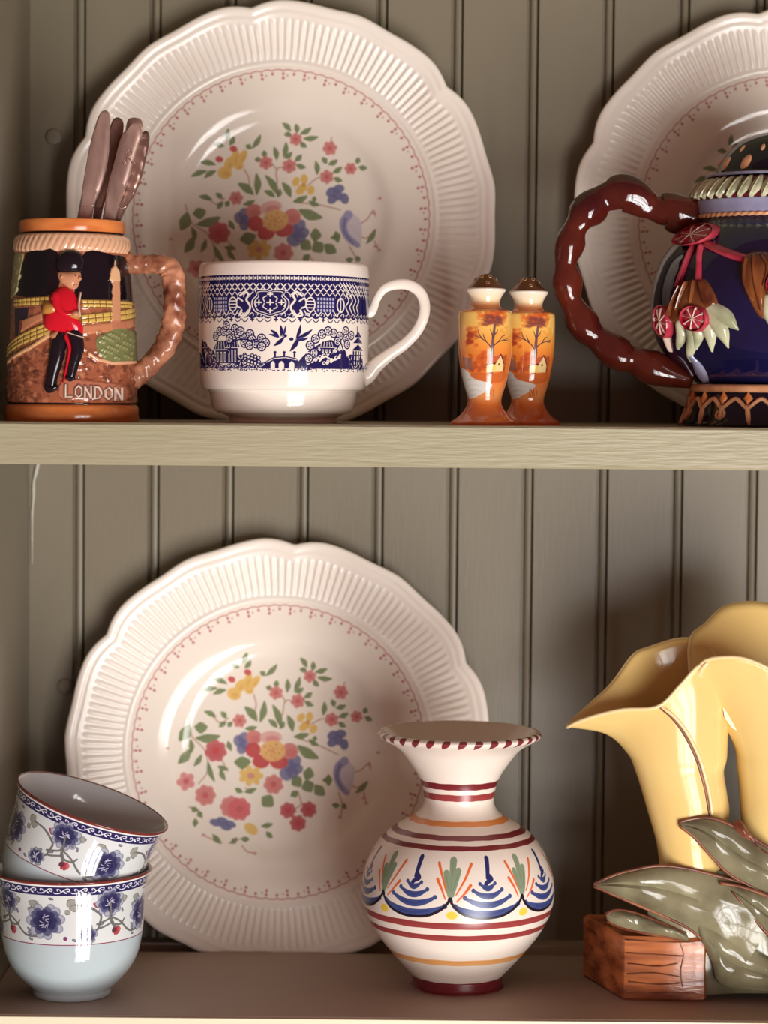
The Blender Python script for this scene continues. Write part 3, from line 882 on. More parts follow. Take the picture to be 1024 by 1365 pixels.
# ------------------------------------------------------------------ blue and white teacup
CK = 0.000424 / 2.844
cup = thing('teacup', 'blue and white teacup with oriental landscape print standing in front of large floral plate', 'teacup', (-0.0579, -0.0920, ZM))
cb = 662.0
navy = (32, 29, 82); navy2 = (46, 44, 98); cream = (240, 228, 214)
CR = 324.0
HALF = PI * CR / 1.0
CC = Canvas(3072, 1100, -CR * PI, CR * PI, 60, 560, cream)
def cup_print(C, ox):
    def X(x): return CR * math.asin(max(-1, min(1, (x - 394) / CR))) + ox
    L, Rr = ox - 509, ox + 509
    C.rect(L, Rr, 114, 258, navy)
    C.rect(L, Rr, 118, 133, cream); C.stroke([(L, 116), (Rr, 116)], 5, navy); C.stroke([(L, 135), (Rr, 135)], 4, navy)
    n = 60
    for i in range(n):                                       # row of squares
        x = L + (i + .5) * 1018 / n
        C.rect(x - 6.6, x + 6.6, 118, 134, navy); C.rect(x - 3.9, x + 3.9, 121.5, 130.5, cream)
    n = 40
    for r in range(3):                                       # chevrons
        for i in range(n):
            x = L + (i + .5 + .5 * (r % 2)) * 1018 / n; y = 147 + r * 16
            if r == 2 and abs(x - ox + 39) < 75: continue
            C.stroke([(x - 9, y), (x, y + 10), (x + 9, y)], 4.5 - r * .5, cream)
            C.ell(x, y + 15, 2, 2, 0, cream)
    # side lattice panels
    for x0, x1 in ((88, 138), (612, 690)):
        for k in range(6):
            a = X(x0) + k * 16
            C.stroke([(a, 138), (a + 40 if x0 > 300 else a - 40, 182)], 3.5, cream)
    # lower scalloped edge of the border: scrolls
    for i in range(34):
        x = L + (i + .5) * 1018 / 34
        C.ell(x, 262 + 3 * (i % 2), 15, 10, 0, navy)
        C.stroke([(x - 10, 262), (x - 3, 254), (x + 5, 258), (x + 3, 266)], 3, cream, sp=4)
        if i % 3 == 1:
            for k in range(4):
                C.leaf(x, 278, x + 9 * math.cos(k * PI / 2), 278 + 9 * math.sin(k * PI / 2), 6, navy)
        else:
            C.stroke([(x - 12, 276), (x - 4, 286), (x + 6, 284), (x + 12, 276)], 3.4, navy, sp=4)
    # cartouche
    m = X(357)
    for sc, c in ((1.0, cream), (.94, navy), (.84, cream), (.79, navy)):
        C.poly([(m + a * sc, 216 + b * sc) for a, b in ((-58, -46), (-20, -50), (0, -44), (20, -50), (58, -46), (52, -28), (70, -8), (70, 14), (56, 36), (26, 46), (0, 54), (-26, 46), (-56, 36), (-70, 14), (-70, -8), (-52, -28))], c, sp=3)
    for dx, dy, w in ((0, 0, 12), (-42, 0, 10), (42, 0, 10), (0, -30, 9), (0, 30, 9)):
        C.stroke([(m + dx - w, 216 + dy), (m + dx + w, 216 + dy)], 5, cream); C.stroke([(m + dx, 216 + dy - w * .8), (m + dx, 216 + dy + w * .8)], 5, cream)
    for s in (-1, 1):
        C.stroke([(m + s * 14, 192), (m + s * 26, 200), (m + s * 22, 212)], 4, cream, sp=4); C.stroke([(m + s * 14, 240), (m + s * 26, 232), (m + s * 22, 220)], 4, cream, sp=4)
        C.stroke([(m + s * 52, 202), (m + s * 58, 216), (m + s * 52, 230)], 4, cream, sp=4)
        # big scrolls beside it
        C.stroke([(m + s * 118, 190), (m + s * 96, 176), (m + s * 84, 190), (m + s * 92, 206), (m + s * 76, 232), (m + s * 92, 262), (m + s * 118, 262), (m + s * 112, 244)], 8, cream, sp=5)
        C.stroke([(m + s * 108, 210), (m + s * 128, 200), (m + s * 134, 226), (m + s * 116, 236)], 6, cream, sp=5)
        C.ell(m + s * 150, 222, 20, 28, 0, cream); C.ell(m + s * 150, 222, 15, 23, 0, navy)
        for k in (-12, 0, 12): C.stroke([(m + s * 150 - 14, 222 + k), (m + s * 150 + 14, 222 + k)], 4, cream)
        # window blocks
        wx = m + s * 213
        C.rect(wx - 40, wx + 40, 192, 252, navy2)
        for k in range(6):
            for q in range(4): C.rect(wx - 36 + k * 12.5, wx - 28 + k * 12.5, 196 + q * 14, 205 + q * 14, (190, 186, 206))
        C.rect(wx - 42, wx + 42, 190, 194, navy)
        C.ell(m + s * 280, 222, 20, 28, 0, cream); C.ell(m + s * 280, 222, 14, 22, 0, navy); C.stroke([(m + s * 280, 200), (m + s * 280, 244)], 4, cream)
        for k in range(4):
            C.stroke([(m + s * (308 + k * 22), 182), (m + s * (322 + k * 22), 204), (m + s * (306 + k * 22), 226), (m + s * (320 + k * 22), 250)], 5, cream, sp=4)
        for q in range(5):
            C.stroke([(m + s * (86 + 40 * q), 244), (m + s * (100 + 40 * q), 262), (m + s * (112 + 40 * q), 250)], 4, cream, sp=4)
    # ---- landscape below
    g = np.random.default_rng(11)
    for i in range(420):
        x = g.uniform(L, Rr)
        C.ell(x, g.uniform(446, 468), 3, 2.2, 0, navy, .8)
    C.poly([(L, 436)] + [(L + i * 1018 / 30, 438 + 10 * math.sin(i * 1.7) - (8 if i % 5 == 0 else 0)) for i in range(31)] + [(Rr, 458), (L, 458)], navy, .85)
    for i in range(30):
        x = L + i * 1018 / 30
        C.stroke([(x, 450), (x + 14, 442), (x + 30, 452)], 3, cream, sp=3)
        C.stroke([(x + 5, 438), (x + 24, 460)], 2, cream, a=.8); C.stroke([(x + 24, 438), (x + 8, 460)], 2, cream, a=.8)
    def apples(pts, r=14):
        for a, b in pts:
            C.ell(a, b, r + 3, None, 0, navy); C.ell(a, b, r - 2, None, 0, cream)
            for k in range(5): C.ell(a + r * .5 * math.cos(k * 1.26), b + r * .5 * math.sin(k * 1.26), 3.4, None, 0, navy2)
            C.ell(a, b, 2.5, None, 0, navy)
    def house(x, y, w, h):
        C.rect(x - w, x + w, y, y + h, navy); C.poly([(x - w * 1.4, y + 6), (x - w * .7, y - h * .5), (x + w * .7, y - h * .5), (x + w * 1.4, y + 6)], navy)
        for k in range(5): C.stroke([(x - w * .8 + k * w * .4, y - h * .42), (x - w * 1.0 + k * w * .5, y + 2)], 2.4, cream)
        C.stroke([(x - w * 1.4, y + 6), (x + w * 1.4, y + 6)], 3.5, cream)
        for k in range(3):
            C.rect(x - w * .8 + k * w * .6, x - w * .5 + k * w * .6, y + 14, y + h - 4, cream); C.rect(x - w * .72 + k * w * .6, x - w * .58 + k * w * .6, y + 18, y + h - 8, navy)
    # left: dark pines and pavilion
    for x, h in ((95, 96), (122, 70)):
        C.poly([(X(x) - 26, 446), (X(x) - 20, 400), (X(x) - 8, 446 - h), (X(x) + 6, 446 - h + 8), (X(x) + 22, 396), (X(x) + 28, 446)], navy, sp=2)
        for k in range(7): C.ell(X(x) - 14 + (k * 17 % 30), 400 + (k * 23 % 40), 4, 3, 0, cream, .8)
    for x, y, r in ((80, 420, 26), (104, 380, 24), (132, 410, 24), (150, 436, 22), (250, 430, 24), (300, 440, 20), (500, 440, 26), (690, 436, 26), (655, 430, 30)):
        C.ell(X(x), y, r, r * .9, 0, navy)
        for k in range(6): C.stroke([(X(x) + r * .3 * math.cos(k), y + r * .3 * math.sin(k)), (X(x) + r * .8 * math.cos(k), y + r * .8 * math.sin(k))], 3, cream)
    house(X(172), 384, 34, 56); house(X(215), 376, 24, 64)
    C.poly([(X(190), 372), (X(205), 348), (X(222), 372)], navy)
    apples([(X(a), b) for a, b in ((165, 322), (182, 322), (204, 330), (225, 312), (222, 338), (236, 330), (204, 350), (258, 344), (262, 366), (282, 332), (290, 352), (280, 374), (306, 368), (326, 348), (340, 364), (326, 378), (150, 340), (192, 300), (246, 322))], 15)
    C.stroke([(X(200), 400), (X(222), 360), (X(260), 352), (X(320), 362)], 5, navy, sp=4)
    for i in range(18): 
        a, b = X(262 + (i * 13 % 64)), 408 + (i * 19 % 40)
        C.ell(a, b, 8, None, 0, navy); C.ell(a, b, 4, None, 0, cream)
    # two birds
    def bird(x, y, s, f):
        C.leaf(x - 22 * s * f, y + 30 * s, x + 20 * s * f, y - 6 * s, 15 * s, navy)
        C.leaf(x, y, x - 34 * s * f, y - 30 * s, 13 * s, navy); C.leaf(x + 6 * f, y - 4, x + 4 * s * f, y - 48 * s, 13 * s, navy)
        C.leaf(x - 4, y, x - 40 * s * f, y - 14 * s, 9 * s, navy2); C.leaf(x + 10 * f, y - 2, x + 22 * s * f, y - 46 * s, 9 * s, navy2)
        C.ell(x + 22 * s * f, y - 8 * s, 6 * s, None, 0, navy)
    bird(X(392), 346, 1.0, 1)
    C.leaf(X(430), 396, X(466), 336, 17, navy); C.leaf(X(456), 346, X(514), 312, 14, navy); C.leaf(X(452), 350, X(470), 294, 13, navy); C.leaf(X(450), 352, X(500), 344, 12, navy2); C.ell(X(436), 350, 8, 6, 0, navy)
    # bridge
    C.poly([(X(330), 458), (X(345), 430), (X(372), 416), (X(415), 412), (X(455), 420), (X(478), 458)], navy, sp=0)
    for a, w in ((368, 8), (400, 10), (438, 10)): C.poly([(X(a) - w, 460), (X(a) - w, 440), (X(a), 430), (X(a) + w, 440), (X(a) + w, 460)], cream)
    C.stroke([(X(345), 436), (X(372), 422), (X(415), 418), (X(455), 426)], 3, cream)
    for a in (376, 410, 448): C.stroke([(X(a), 414), (X(a), 398)], 7, navy); C.ell(X(a), 398, 6, 4, 0, navy)
    # right: hill, trees, pagoda
    C.poly([(X(470), 450), (X(492), 400), (X(530), 372), (X(580), 350), (X(610), 372), (X(640), 420), (X(650), 455)], navy, sp=3)
    for i in range(36):
        a, b = X(496 + (i * 29 % 130)), 378 + (i * 17 % 62)
        C.ell(a, b, 7, None, 0, cream); C.ell(a, b, 3.2, None, 0, navy)
    house(X(566), 372, 26, 30)
    C.stroke([(X(540), 430), (X(560), 412), (X(590), 426), (X(620), 410)], 6, cream, sp=4)
    apples([(X(a), b) for a, b in ((524, 348), (505, 372), (590, 326), (612, 336), (634, 316), (636, 344), (605, 356), (640, 366), (548, 330), (570, 318), (655, 332), (520, 400), (500, 420))], 15)
    C.stroke([(X(624), 450), (X(628), 400), (X(614), 350)], 6, navy, sp=4); C.leaf(X(628), 440, X(630), 384, 34, navy, bend=0)
    for k, (w, y) in enumerate(((44, 380), (36, 352), (26, 330))):
        C.poly([(X(680) - w, y + 8), (X(680), y - 16), (X(680) + w, y + 8)], navy)
    C.stroke([(X(676), 320), (X(676), 300)], 5, navy)
    for k in range(4): C.rect(X(664) + k * 18 - 5, X(664) + k * 18 + 5, 390, 440, navy); C.rect(X(664) + k * 18 + 5, X(664) + k * 18 + 9, 394, 440, cream)
    C.rect(X(664) - 10, X(664) + 74, 404, 408, navy); C.rect(X(664) - 10, X(664) + 74, 424, 428, navy)
cup_print(CC, 0); cup_print(CC, CR * PI); 
g_ = CC.A.copy(); CC2 = CC
cup_print(CC, -CR * PI)
china = mat('white_china', (240, 228, 214), 0.1)
china_print = mat('cup_printed_china', cream, 0.1, img=CC.image('cup_transfer'))
outer = [(316, 62), (319, 66), (322, 76), (325, 120), (325, 240), (324, 360), (322, 440), (319, 490), (314, 520), (306, 534), (297, 538), (284, 540), (282, 543)]
foot = [(282, 541), (279, 560), (274, 590), (266, 612), (252, 624), (234, 630), (212, 640), (206, 648), (205, 658), (203, 662), (196, 662), (190, 652), (0.1, 648)]
inner = [(0.1, 598), (200, 596), (270, 560), (302, 500), (309, 380), (311, 120), (311, 76), (313, 66), (316, 62)]
lathe('body', dens(spline(outer, 4), 10), CK, cb, china_print, cup, n=128, yr=(60, 560), sharp=50)
lathe('foot', spline(foot, 4), CK, cb, china, cup, n=96, sharp=50)
lathe('bowl_inside', spline(inner, 4), CK, cb, china, cup, n=96, sharp=60)
hpc = [(700, 240, 14), (722, 240, 20), (736, 220, 17), (748, 188, 15), (775, 150, 17), (820, 132, 20), (870, 134, 21), (912, 162, 21), (930, 208, 21), (924, 260, 21), (898, 312, 21), (852, 360, 22), (796, 400, 24), (748, 440, 28), (714, 480, 32), (692, 502, 26)]
HC = spline([((x - 394) * CK, 0.0, (cb - y) * CK, r * CK) for x, y, r in hpc], 6)
tube('handle', HC[:, :3], HC[:, 3], china, cup, n=20, squash=.62)

# ------------------------------------------------------------------ salt and pepper shakers
SK = 0.000424 / 5.935 * (1.383 / 1.40)
SKR = 212.0
SC = Canvas(1300, 1150, -PI * SKR, PI * SKR, 200, 1300, (232, 140, 60))
def shaker_paint(C, ox):
    P = lambda q: [(a + ox, b) for a, b in q]
    g = np.random.default_rng(21)
    # foliage clouds
    for n, xa, xb, ya, yb, c in ((60, -60, 170, 385, 500, (214, 104, 40)), (40, -20, 170, 380, 470, (196, 84, 36)), (34, -170, -70, 520, 670, (206, 92, 40)), (26, -160, -100, 560, 640, (168, 66, 40)),
                                 (34, 60, 200, 500, 640, (226, 150, 60)), (40, -140, -10, 720, 860, (176, 70, 34)), (30, -60, 60, 700, 800, (200, 92, 40)), (30, 100, 190, 740, 880, (150, 60, 36)), (36, -20, 130, 430, 500, (128, 66, 58))):
        for i in range(n):
            C.ell(g.uniform(xa, xb) + ox, g.uniform(ya, yb), g.uniform(10, 26), g.uniform(8, 16), g.uniform(-.6, .6), c, .5, soft=10)
    for i in range(26): C.stroke(P([(g.uniform(-20, 110), g.uniform(440, 500)), (g.uniform(0, 140), g.uniform(430, 490))]), 4, (112, 56, 56), a=.4, soft=4)
    # trunk and boughs
    tr = (66, 48, 66)
    C.stroke(P([(48, 905), (44, 800), (50, 700), (52, 620), (66, 500)]), 36, (96, 70, 80), 18, .9, soft=4, sp=4)
    for q in ([(48, 700), (20, 650), (-30, 610), (-70, 590), (-110, 575)], [(-30, 610), (-55, 575), (-62, 540)], [(60, 660), (100, 630), (150, 615), (200, 600)], [(100, 630), (130, 590), (160, 580)],
              [(52, 600), (40, 560), (30, 535)], [(60, 580), (85, 550), (92, 530)], [(-5, 620), (-20, 590), (-24, 570)], [(150, 615), (185, 620), (205, 612)]):
        C.stroke(P(q), 9, tr, 4, .9, soft=3, sp=4)
    # lake, far shore, cottage
    C.poly(P([(-230, 750), (-120, 760), (-110, 850), (-230, 845)]), (126, 88, 88), .7)
    C.poly(P([(-290, 850), (-190, 856), (-120, 905), (-20, 940), (70, 965), (40, 1005), (-60, 1045), (-150, 1072), (-290, 1060)]), (206, 206, 198), .95, 3)
    C.poly(P([(-150, 890), (-60, 870), (60, 880), (200, 862), (210, 930), (100, 955), (0, 945), (-100, 925)]), (196, 96, 44), .9, 3)
    C.poly(P([(80, 865), (84, 800), (126, 735), (166, 800), (168, 862)]), (232, 204, 140)); C.poly(P([(8, 868), (12, 812), (90, 790), (84, 866)]), (240, 196, 104))
    for y, x0, x1, c in ((930, -200, -60, (176, 172, 166)), (975, -210, 0, (186, 184, 180)), (1015, -190, -40, (178, 168, 158)), (1050, -180, -90, (214, 170, 130))):
        C.stroke(P([(x0, y), ((x0 + x1) / 2, y - 6), (x1, y + 4)]), 14, c, 4, .6, soft=10, sp=4)
    C.stroke(P([(74, 806), (126, 728), (172, 806)]), 10, (86, 40, 40)); C.poly(P([(0, 812), (40, 756), (124, 730), (86, 800)]), (190, 88, 60))
    C.stroke(P([(0, 810), (84, 796)]), 8, (96, 44, 40)); C.rect(108 + ox, 126 + ox, 798, 812, (110, 66, 60)); C.rect(112 + ox, 122 + ox, 800, 816, (110, 66, 60))
    for i in range(16):
        x = g.uniform(-10, 130); y = g.uniform(1010, 1065)
        C.stroke(P([(x, y), (x + g.uniform(-30, 0), y - g.uniform(20, 60))]), 6, (146, 70, 36), 2, .8, soft=3)
for y in range(200, 1301, 10):                             # base tints: white neck, sky, orange foot
    t = [(200, (236, 226, 210)), (300, (240, 214, 170)), (345, (224, 140, 80)), (378, (222, 130, 60)), (400, (236, 190, 104)), (520, (238, 184, 92)), (640, (236, 150, 62)), (760, (222, 120, 50)), (900, (214, 116, 54)), (1060, (220, 140, 80)), (1120, (216, 112, 50)), (1300, (222, 118, 60))]
    c = [np.interp(y, [q[0] for q in t], [q[1][k] for q in t]) for k in range(3)]
    SC.rect(-700, 700, y, y + 10.5, c)
shaker_paint(SC, 0); shaker_paint(SC, 640)
sh_paint = mat('shaker_painted_glaze', (232, 150, 70), 0.1, img=SC.image('shaker_scene'), coat=.2)
sh_cap = mat('bronze_lustre', (130, 86, 58), 0.22, .65, vary=(120, (96, 56, 40), .7, (1, 1, 1)))
sh_gold = mat('gold_lustre', (206, 160, 116), 0.2, .5)
sh_hole = mat('dark_hole', (24, 12, 10), 0.6)
def shaker(label, x, y):
    r = thing('shaker', label, 'shaker', (x, y, ZM), group='salt and pepper shakers')
    b = 1285.0
    body = [(140, 206), (150, 208), (158, 216), (156, 226), (146, 244), (128, 272), (117, 300), (114, 322), (118, 348), (140, 368), (178, 376), (202, 384), (213, 400), (216, 440), (216, 540), (215, 640), (208, 740), (196, 830), (178, 920), (156, 1000), (140, 1050), (134, 1085), (137, 1120), (156, 1160), (192, 1206), (236, 1240), (262, 1256), (271, 1268), (270, 1282), (264, 1285), (0.1, 1285)]
    lathe('body', spline(body, 3), SK, b, sh_paint, r, n=72, yr=(200, 1300), sharp=60)
    cap = [(0.1, 92), (20, 93), (48, 104), (80, 134), (112, 168), (134, 192), (142, 204), (140, 208)]
    c = lathe('cap', spline(cap, 4), SK, b, sh_cap, r, n=48)
    for a, rr_, yy in ((-.55, 62, 122), (.5, 62, 122), (-1.5, 80, 140), (1.45, 80, 140), (2.6, 70, 130), (-2.6, 70, 130), (.1, 112, 172)):
        px, py, pz = rr_ * math.sin(a) * SK, -rr_ * math.cos(a) * SK, (b - yy + 4) * SK
        v = [(12 * math.cos(t), 12 * math.sin(t), 0) for t in np.linspace(0, 2 * PI, 11)[:-1]] + [(8 * math.cos(t), 8 * math.sin(t), -3) for t in np.linspace(0, 2 * PI, 11)[:-1]]
        F = [(i, (i + 1) % 10, 10 + (i + 1) % 10, 10 + i) for i in range(10)] + [tuple(range(10, 20))]
        nrm = Vector((math.sin(a) * .75, -math.cos(a) * .75, .66)).normalized()
        q = nrm.to_track_quat('Z', 'Y')
        vv = [Vector((px, py, pz)) + nrm * (5 * SK) + q @ (Vector(w) * SK) for w in v]
        obj('pour_hole', vv, F, sh_hole, c)
        tube('hole_rim', [Vector((px, py, pz)) + nrm * (5 * SK) + q @ (Vector((13 * math.cos(t), 13 * math.sin(t), 0)) * SK) for t in np.linspace(0, 2 * PI, 17)], 3.2 * SK, sh_gold, c, n=6)
    return r
shaker('orange painted shaker in front, its left side over the plate', 0.0555, -0.1190)
s2 = shaker('orange painted shaker set back, half hidden by its twin', 0.0812, -0.0880)

# ------------------------------------------------------------------ dark blue teapot
TK = 0.0001300
TB = 1322.0
pot = thing('teapot', 'dark blue majolica teapot with knobbly brown branch handle and raised pink flowers', 'teapot', (0.2250, -0.0720, ZM))
cobalt = mat('cobalt_glaze', (22, 20, 62), 0.09, vary=(30, (13, 12, 38), 0.8, (1, 1, 1)), coat=.4)
lavender = mat('lavender_glaze', (156, 154, 178), 0.12, vary=(60, (118, 116, 150), 0.7, (1, 1, 1)))
tan_gl = mat('caramel_glaze', (236, 176, 130), 0.13, vary=(80, (180, 106, 62), 0.6, (1, 1, 1)))
branch = mat('branch_brown_glaze', (58, 11, 14), 0.1, vary=(30, (150, 66, 34), 0.28, (1, 1, 1)), coat=.4)
crimson = mat('crimson_glaze', (168, 30, 56), 0.12, vary=(90, (206, 100, 110), .5, (1, 1, 1)))
calyx_m = mat('calyx_brown_glaze', (84, 38, 24), 0.12, vary=(90, (176, 106, 54), 0.55, (1, 1, .3)))
leafgreen = mat('cream_green_glaze', (206, 204, 170), 0.12, vary=(70, (136, 142, 104), 0.75, (1, 1, 1)))
navy_black = mat('near_black_glaze', (18, 14, 28), 0.1)
shell = mat('cream_pink_glaze', (226, 196, 180), 0.14)
tprof = [(345, 1136), (352, 1128), (390, 1100), (440, 1056), (500, 1000), (543, 905), (555, 805), (547, 700), (520, 605), (486, 545), (450, 500), (408, 460), (376, 432), (364, 414), (362, 408)]
to = dens(spline(tprof, 4), 10)
_o = to[np.argsort(to[:, 1])]
def trad(y): return float(np.interp(y, _o[:, 1], _o[:, 0]))
TR = 555.0
def tx(x, y): return TR * math.asin(max(-.999, min(.999, (x - 1042) / trad(y))))
def T2(pts): return [(tx(a, b), b) for a, b in pts]
def tmap(X, y, h):
    a = X / TR; r = trad(y) + h
    return (r * math.sin(a) * TK, -r * math.cos(a) * TK, (TB - y) * TK)
lathe('body', to, TK, TB, cobalt, pot, n=120, sharp=50)
neck = lathe('neck_band', spline([(350, 408), (364, 400), (369, 388), (371, 360), (374, 340), (372, 334), (360, 330)], 3), TK, TB, lavender, pot, n=96)
ring = [(366 * TK * math.sin(a), -366 * TK * math.cos(a), (TB - 404) * TK) for a in np.linspace(0, 2 * PI, 481)]
tube('rope_ring', ring, 9 * TK, tan_gl, pot, n=10, rfun=lambda t, a: 1 + .22 * math.sin(a + 2 * PI * 70 * t))
cprof = spline([(362, 336), (378, 322), (372, 300), (352, 268), (330, 244), (316, 236), (300, 234)], 4)
collar = lathe('collar', cprof, TK, TB, mat('wine_glaze', (92, 28, 40), .12), pot, n=96)
_c = cprof[np.argsort(cprof[:, 1])]
def cmap(X, y, h):
    r = float(np.interp(y, _c[:, 1], _c[:, 0])) + h
    a = X / 360.0
    return (r * math.sin(a) * TK, -r * math.cos(a) * TK, (TB - y) * TK)
for i in range(44):
    X = 360 * 2 * PI * i / 44
    join('collar_leaf', [limb([(X + 14, 244), (X + 4, 285), (X - 16, 328)], [26, 52, 22], 15, cmap, n=6, sub=3), limb([(X + 12, 248), (X - 14, 322)], 7, 20, cmap, n=4, sub=4)], leafgreen, collar)
lid = lathe('lid', spline([(300, 234), (318, 232), (322, 224), (312, 216), (290, 213), (281, 210), (276, 200), (262, 168), (236, 128), (196, 86), (150, 56), (96, 34), (44, 24), (0.1, 21)], 4), TK, TB, navy_black, pot, n=96)
tube('lid_edge', [(316 * TK * math.sin(a), -316 * TK * math.cos(a), (TB - 224) * TK) for a in np.linspace(0, 2 * PI, 97)], 8 * TK, lavender, lid, n=8)
_l = [(24, 44), (34, 96), (56, 150), (86, 196), (128, 236), (168, 262), (200, 276), (212, 290)]
def lmap(X, y, h):
    r = float(np.interp(y, [q[0] for q in _l], [q[1] for q in _l])) + h * .8
    a = X / 250.0
    return (r * math.sin(a) * TK, -r * math.cos(a) * TK, (TB - y + h * .5) * TK)
for i in range(13):
    X = -250 * 0.72 + 250 * 2 * PI * i / 13
    big = i % 2 == 0
    join('lid_spot', [blob(ngon(X, 172 if big else 158, 22 if big else 17, 34 if big else 20, n=10, rot=.3), 9, lmap, rings=3)], tan_gl, lid)
    if i % 3 == 0:
        join('lid_spot', [blob(ngon(X + 60, 108, 12, 16, n=8), 7, lmap, rings=3)], tan_gl, lid)
# handle: a knobbly branch
hpt = [(700, 412, 62), (660, 402, 74), (600, 388, 80), (555, 370, 74), (520, 372, 66), (485, 362, 58), (455, 345, 66), (400, 310, 76), (345, 298, 76), (300, 312, 66), (262, 325, 62), (225, 352, 72), (185, 392, 72), (160, 428, 58), (140, 462, 56),
       (122, 510, 66), (112, 560, 62), (106, 598, 54), (104, 625, 54), (108, 680, 66), (116, 730, 62), (126, 768, 54), (142, 800, 56), (172, 860, 68), (206, 905, 66), (238, 930, 58), (262, 948, 60), (312, 990, 70), (362, 1020, 68), (398, 1030, 60), (430, 1038, 64), (490, 1066, 72), (560, 1092, 64), (620, 1110, 52), (670, 1124, 42)]
rad_ = np.array([q[2] for q in hpt], float); base_r = 64.0
HP = spline([((x - 1042) * TK, -0.004, (TB - y) * TK, (base_r + (r - base_r) * 1.5 + 1) * TK) for x, y, r in hpt], 4)
tube('handle', HP[:, :3], HP[:, 3], branch, pot, n=24, squash=.8, rfun=lambda t, a: 1 + .04 * math.sin(3 * a + 50 * t))
# raised sprig
def rosette(cx, cy, rx, ry, h, parent=pot):
    X, Y = tx(cx, cy), cy
    sq = (tx(cx + 6, cy) - tx(cx - 6, cy)) / 12.0
    rx = rx * sq
    f = join('flower', [blob(ngon(X, Y, rx, ry, n=16), h, tmap, rings=5, power=6)], crimson, parent)
    join('star_ray', [limb([(X, Y), (X + rx * .8 * math.cos(a), Y + ry * .8 * math.sin(a))], [13, 12], h + 5, tmap, n=4, sub=3, base=h - 4) for a in np.linspace(0, 2 * PI, 9)[:-1] + .3], shell, f)
    rim_ = [(X + rx * .96 * math.cos(a), Y + ry * .96 * math.sin(a)) for a in np.linspace(0, 2 * PI, 25)]
    join('flower_rim', [limb(rim_, 9, h + 6, tmap, n=4, sub=1, base=h * .3)], crimson, f)
    return f
join('stem', [limb(T2([(640, 545), (606, 620), (576, 712)]), [26, 22, 26], 26, tmap)], crimson, pot)
join('stem', [limb(T2([(668, 545), (654, 630), (650, 700)]), [26, 22, 28], 26, tmap)], crimson, pot)
join('stem', [limb(T2([(690, 536), (750, 574), (826, 606)]), [30, 36, 40], 28, tmap)], crimson, pot)
pet = []
for a, b, c, d, w in ((690, 810, 802, 905, 74), (690, 840, 770, 980, 74), (664, 850, 710, 996, 66), (636, 860, 650, 985, 60), (610, 860, 640, 1040, 56), (580, 880, 584, 985, 50)):
    pet.append(limb(T2([(a, b), ((a + c) / 2 + 8, (b + d) / 2), (c, d)]), [w * .8, w, 12], 24, tmap, n=6))
for i, p in enumerate(pet): join('petal', [p], leafgreen, pot)
def ridges(pts, w):
    return [limb(T2(q), w, 50, tmap, n=4, base=20) for q in pts]
join('calyx', [blob(T2([(596, 700), (640, 690), (676, 694), (706, 748), (722, 800), (690, 824), (650, 800), (606, 850), (560, 884), (540, 850), (550, 780)]), 40, tmap)]
     + ridges([[(650, 700), (640, 790)], [(670, 705), (692, 800)], [(620, 705), (590, 820)], [(600, 720), (560, 840)]], 16), calyx_m, pot)
rosette(650, 860, 46, 56, 46)
rosette(530, 868, 22, 72, 30)
join('petal', [limb(T2([(540, 930), (560, 990)]), [40, 20], 26, tmap)], shell, pot)
join('bract', [limb(T2([(640, 1024), (680, 1070), (716, 1130)]), [34, 62, 40], 20, tmap)], lavender, pot)
for a, b, c, d, w in ((918, 780, 934, 886, 62), (962, 780, 962, 880, 66), (1010, 780, 1020, 870, 70), (1060, 770, 1090, 860, 70), (1090, 740, 1160, 820, 66)):
    join('petal', [limb(T2([(a, b), ((a + c) / 2, (b + d) / 2), (c, d)]), [w * .8, w, 20], 26, tmap, n=6)], shell if a > 950 else leafgreen, pot)
join('calyx', [blob(T2([(828, 594), (872, 574), (930, 578), (990, 598), (1040, 628), (1060, 680), (970, 668), (920, 730), (908, 850), (884, 852), (852, 800), (822, 730), (814, 650)]), 44, tmap, centre=(tx(890, 680), 680))]
     + ridges([[(840, 610), (830, 700), (860, 780)], [(870, 596), (870, 700), (896, 820)], [(900, 592), (920, 640), (905, 720)], [(940, 596), (1000, 630)]], 20), calyx_m, pot)
rosette(980, 720, 68, 68, 52)
kn = rosette(664, 490, 62, 50, 44)
